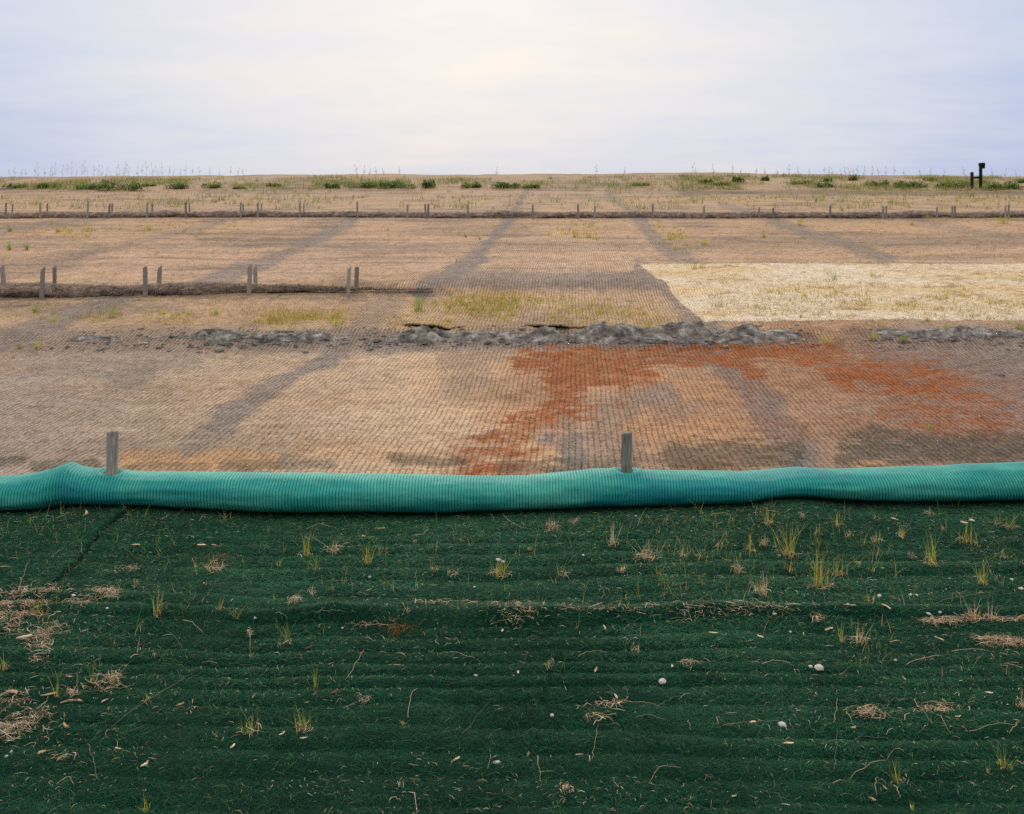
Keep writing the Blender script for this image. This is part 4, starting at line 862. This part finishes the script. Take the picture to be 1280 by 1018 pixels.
straw_heap([(1148,780,1285,779,2.5),(1160,783,1200,783,4)], 520, 'long thin straw line near the right edge, upper of two', 5005)
straw_heap([(1228,805,1280,806,4)], 560, 'tan straw heap at the right edge, lower of two', 5006)
straw_heap([(635,781,667,775,7)], 150, 'round tan straw heap at the centre below the mat fold', 5007)
straw_heap([(515,761,565,759,2)], 45, 'short faint straw line above the mat fold, left of the round centre heap', 5008)
straw_heap([(440,785,500,782,3)], 70, 'straw line beside the rust brown moss clump below the mat fold', 5016)
straw_heap([(575,758,640,760,2)], 50, 'faint straw line just above the round centre heap on the green mat', 5017)
straw_heap([(690,775,1000,770,3),(840,777,880,776,5),(895,774,940,770,6)], 420, 'broken straw line along the mat fold right of centre', 5009)
straw_heap([(742,886,770,882,9),(735,900,760,908,5)], 120, 'loose twiggy straw heap low at the centre of the mat', 5010)
straw_heap([(1074,897,1100,902,8)], 150, 'brown straw heap low on the mat, left of its straw coloured neighbour', 5011)
straw_heap([(1155,890,1192,888,7)], 120, 'straw coloured heap low on the mat near the right edge', 5012)
straw_heap([(855,834,868,832,5)], 50, 'tiny tan straw heap halfway down the mat right of centre', 5013)
straw_heap([(488,793,506,791,6)], 110, 'rust brown clump of dead moss left of centre', 5014, [lin(150, 92, 44), lin(128, 74, 36)], .03, .6)
straw_heap([(262,708,284,702,8)], 110, 'brown clump of dead moss above the upper left of the mat', 5015, [lin(150, 104, 54), lin(120, 84, 48)], .03, .6)
# fine litter all over the mat
def litter():
    n = 13000; py = 640+390*rng.beta(.85, 1.25, n); px = rng.uniform(-80, 1360, n); Y = np.interp(py, MPY[::-1], MY[::-1]); X = (px-CX)/F*Y
    k = (fbm(X*1.3, Y*2.0, 140, 3)+rng.normal(0, .25, n) > -.12) & (Y < 7.25); X, Y = X[k], Y[k]; n = len(X)
    c = np.array(G_DRY+[lin(226, 210, 184), lin(166, 146, 118), lin(112, 118, 72), lin(100, 120, 66)])[rng.integers(0, 8, n)]*rng.uniform(.5, 1.05, n)[:, None]
    L = rng.gamma(1.6, .010, n)+.006; az = rng.uniform(0, math.pi, n)
    P, W = strands(X, Y, mat_h(X, Y)+.010, L, rng.uniform(.0010, .0026, n), az, rng.uniform(.0, .012, n)*np.minimum(1, L/.05), rng.uniform(-.18, .18, n), 3)
    V, Q, Tt = ribbons(P, W, c); o = new_obj('straw_litter', fast_mesh('straw_litter', V, Q, Tt), M_STRAW); tag(o, 'fine straw bits and thin blades scattered over the green mats', 'litter', kind='stuff')
litter()
def sprouts():
    n = 1500; py = 640+240*rng.beta(1.1, 2.2, n); px = np.where(rng.random(n) < .6, rng.uniform(-60, 1340, n), rng.uniform(820, 1340, n)); Y = np.interp(py, MPY[::-1], MY[::-1]); X = (px-CX)/F*Y
    k = fbm(X*2, Y*2.5, 160, 3)+rng.normal(0, .2, n) > -.05; X, Y = X[k], Y[k]
    X = np.repeat(X, 2)+rng.normal(0, .012, 2*len(X)); Y = np.repeat(Y, 2)+rng.normal(0, .012, 2*len(Y)); n = len(X)
    a = rng.uniform(0, 6.28, n); L = rng.gamma(2.5, .018, n)+.02; lean = rng.uniform(.1, 1.1, n); t = np.linspace(0, 1, 4)[None, :]
    P = np.stack([X[:, None]+(np.cos(a)*lean*L)[:, None]*t**1.3, Y[:, None]+(np.sin(a)*lean*L)[:, None]*t**1.3, mat_h(X, Y)[:, None]+L[:, None]*(t-.3*lean[:, None]*t**2)], -1)
    W = np.stack([-np.sin(a), np.cos(a), 0*a], -1)[:, None, :]*(rng.uniform(.0007, .0015, n)[:, None]*(1-t*.85))[..., None]
    c = np.clip(np.array(G_YEL+G_GREEN+G_DRY[:2])[rng.integers(0, 8, n)]*rng.uniform(.8, 1.5, n)[:, None], 0, .8)
    V, Q, Tt = ribbons(P, W, c); o = new_obj('thin_sprouts', fast_mesh('thin_sprouts', V, Q, Tt), M_LEAF); tag(o, 'single thin grass sprouts poking through the green mats', 'sprouts', kind='stuff')
sprouts()
write_labels()

# ------------------------------------------------------------------ sky and light
SUN_EL, SUN_AZ = math.radians(24), math.radians(-2)      # azimuth from +Y, towards +X
sd = np.array([math.sin(SUN_AZ)*math.cos(SUN_EL), math.cos(SUN_AZ)*math.cos(SUN_EL), math.sin(SUN_EL)])
sun = bpy.data.lights.new('sun', 'SUN'); sun.energy = 1.5; sun.angle = math.radians(10); sun.color = (1.0, .93, .84)
so = bpy.data.objects.new('sun', sun); COL.objects.link(so); so.location = (0, 0, 50)
from mathutils import Vector
so.rotation_euler = Vector(-sd).to_track_quat('-Z', 'Y').to_euler()
w = bpy.data.worlds.new('World'); S.world = w; w.use_nodes = True; t = NT(w)
sky = t.n('ShaderNodeTexSky', {'sky_type': 'NISHITA', 'sun_disc': False, 'sun_elevation': SUN_EL, 'sun_rotation': SUN_AZ, 'dust_density': 3.0})
dirv = t.n('ShaderNodeTexCoord').outputs['Generated']
g0 = math.radians(15); gd = (math.sin(SUN_AZ)*math.cos(g0), math.cos(SUN_AZ)*math.cos(g0), math.sin(g0))
dt = t.n('ShaderNodeVectorMath', {'operation': 'DOT_PRODUCT'}); t.t.links.new(dirv, dt.inputs[0]); dt.inputs[1].default_value = gd
ang = t.math('ARCCOSINE', t.math('MINIMUM', dt.outputs['Value'], .99999)); ang = t.math('DIVIDE', ang, math.radians(60))
sepd = t.n('ShaderNodeSeparateXYZ', {}, Vector=dirv)
# cloud sheet: broad streaks, flatter towards the horizon
zz = t.math('ADD', t.math('MAXIMUM', sepd.outputs[2], 0.0), .16)
cx_ = t.math('DIVIDE', sepd.outputs[0], zz); cy_ = t.math('DIVIDE', sepd.outputs[1], zz)
cv = t.n('ShaderNodeCombineXYZ', {}, i0=cx_, i1=cy_, i2=0.0)
n1 = t.noise(t.n('ShaderNodeMapping', {}, Vector=cv, Scale=(.7, .8, 1)), .7, 5, .55); n2 = t.noise(t.n('ShaderNodeMapping', {}, Vector=cv, Scale=(.8, 1.2, 1), Location=(3, 1, 0)), 2.1, 5, .6)
nn = t.math('ADD', t.math('MULTIPLY', t.math('SUBTRACT', n1, .5), .58), t.math('MULTIPLY', t.math('SUBTRACT', n2, .5), .28))
ang2 = t.math('ADD', ang, nn)
cl = t.ramp(ang2, [(.0, (.89, .82, .75)), (.10, (.805, .77, .76)), (.20, (.725, .735, .79)), (.34, (.63, .685, .81)), (.54, (.49, .575, .80)), (1.0, (.50, .52, .64))])
cl.color_ramp.interpolation = 'LINEAR'
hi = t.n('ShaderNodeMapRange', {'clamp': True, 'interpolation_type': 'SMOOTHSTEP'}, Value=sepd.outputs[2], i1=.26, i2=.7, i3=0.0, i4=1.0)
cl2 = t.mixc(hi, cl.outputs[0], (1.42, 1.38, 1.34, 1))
skyc = t.mixc(1.0, sky.outputs[0], (.1, .1, .1, 1), 'MULTIPLY')
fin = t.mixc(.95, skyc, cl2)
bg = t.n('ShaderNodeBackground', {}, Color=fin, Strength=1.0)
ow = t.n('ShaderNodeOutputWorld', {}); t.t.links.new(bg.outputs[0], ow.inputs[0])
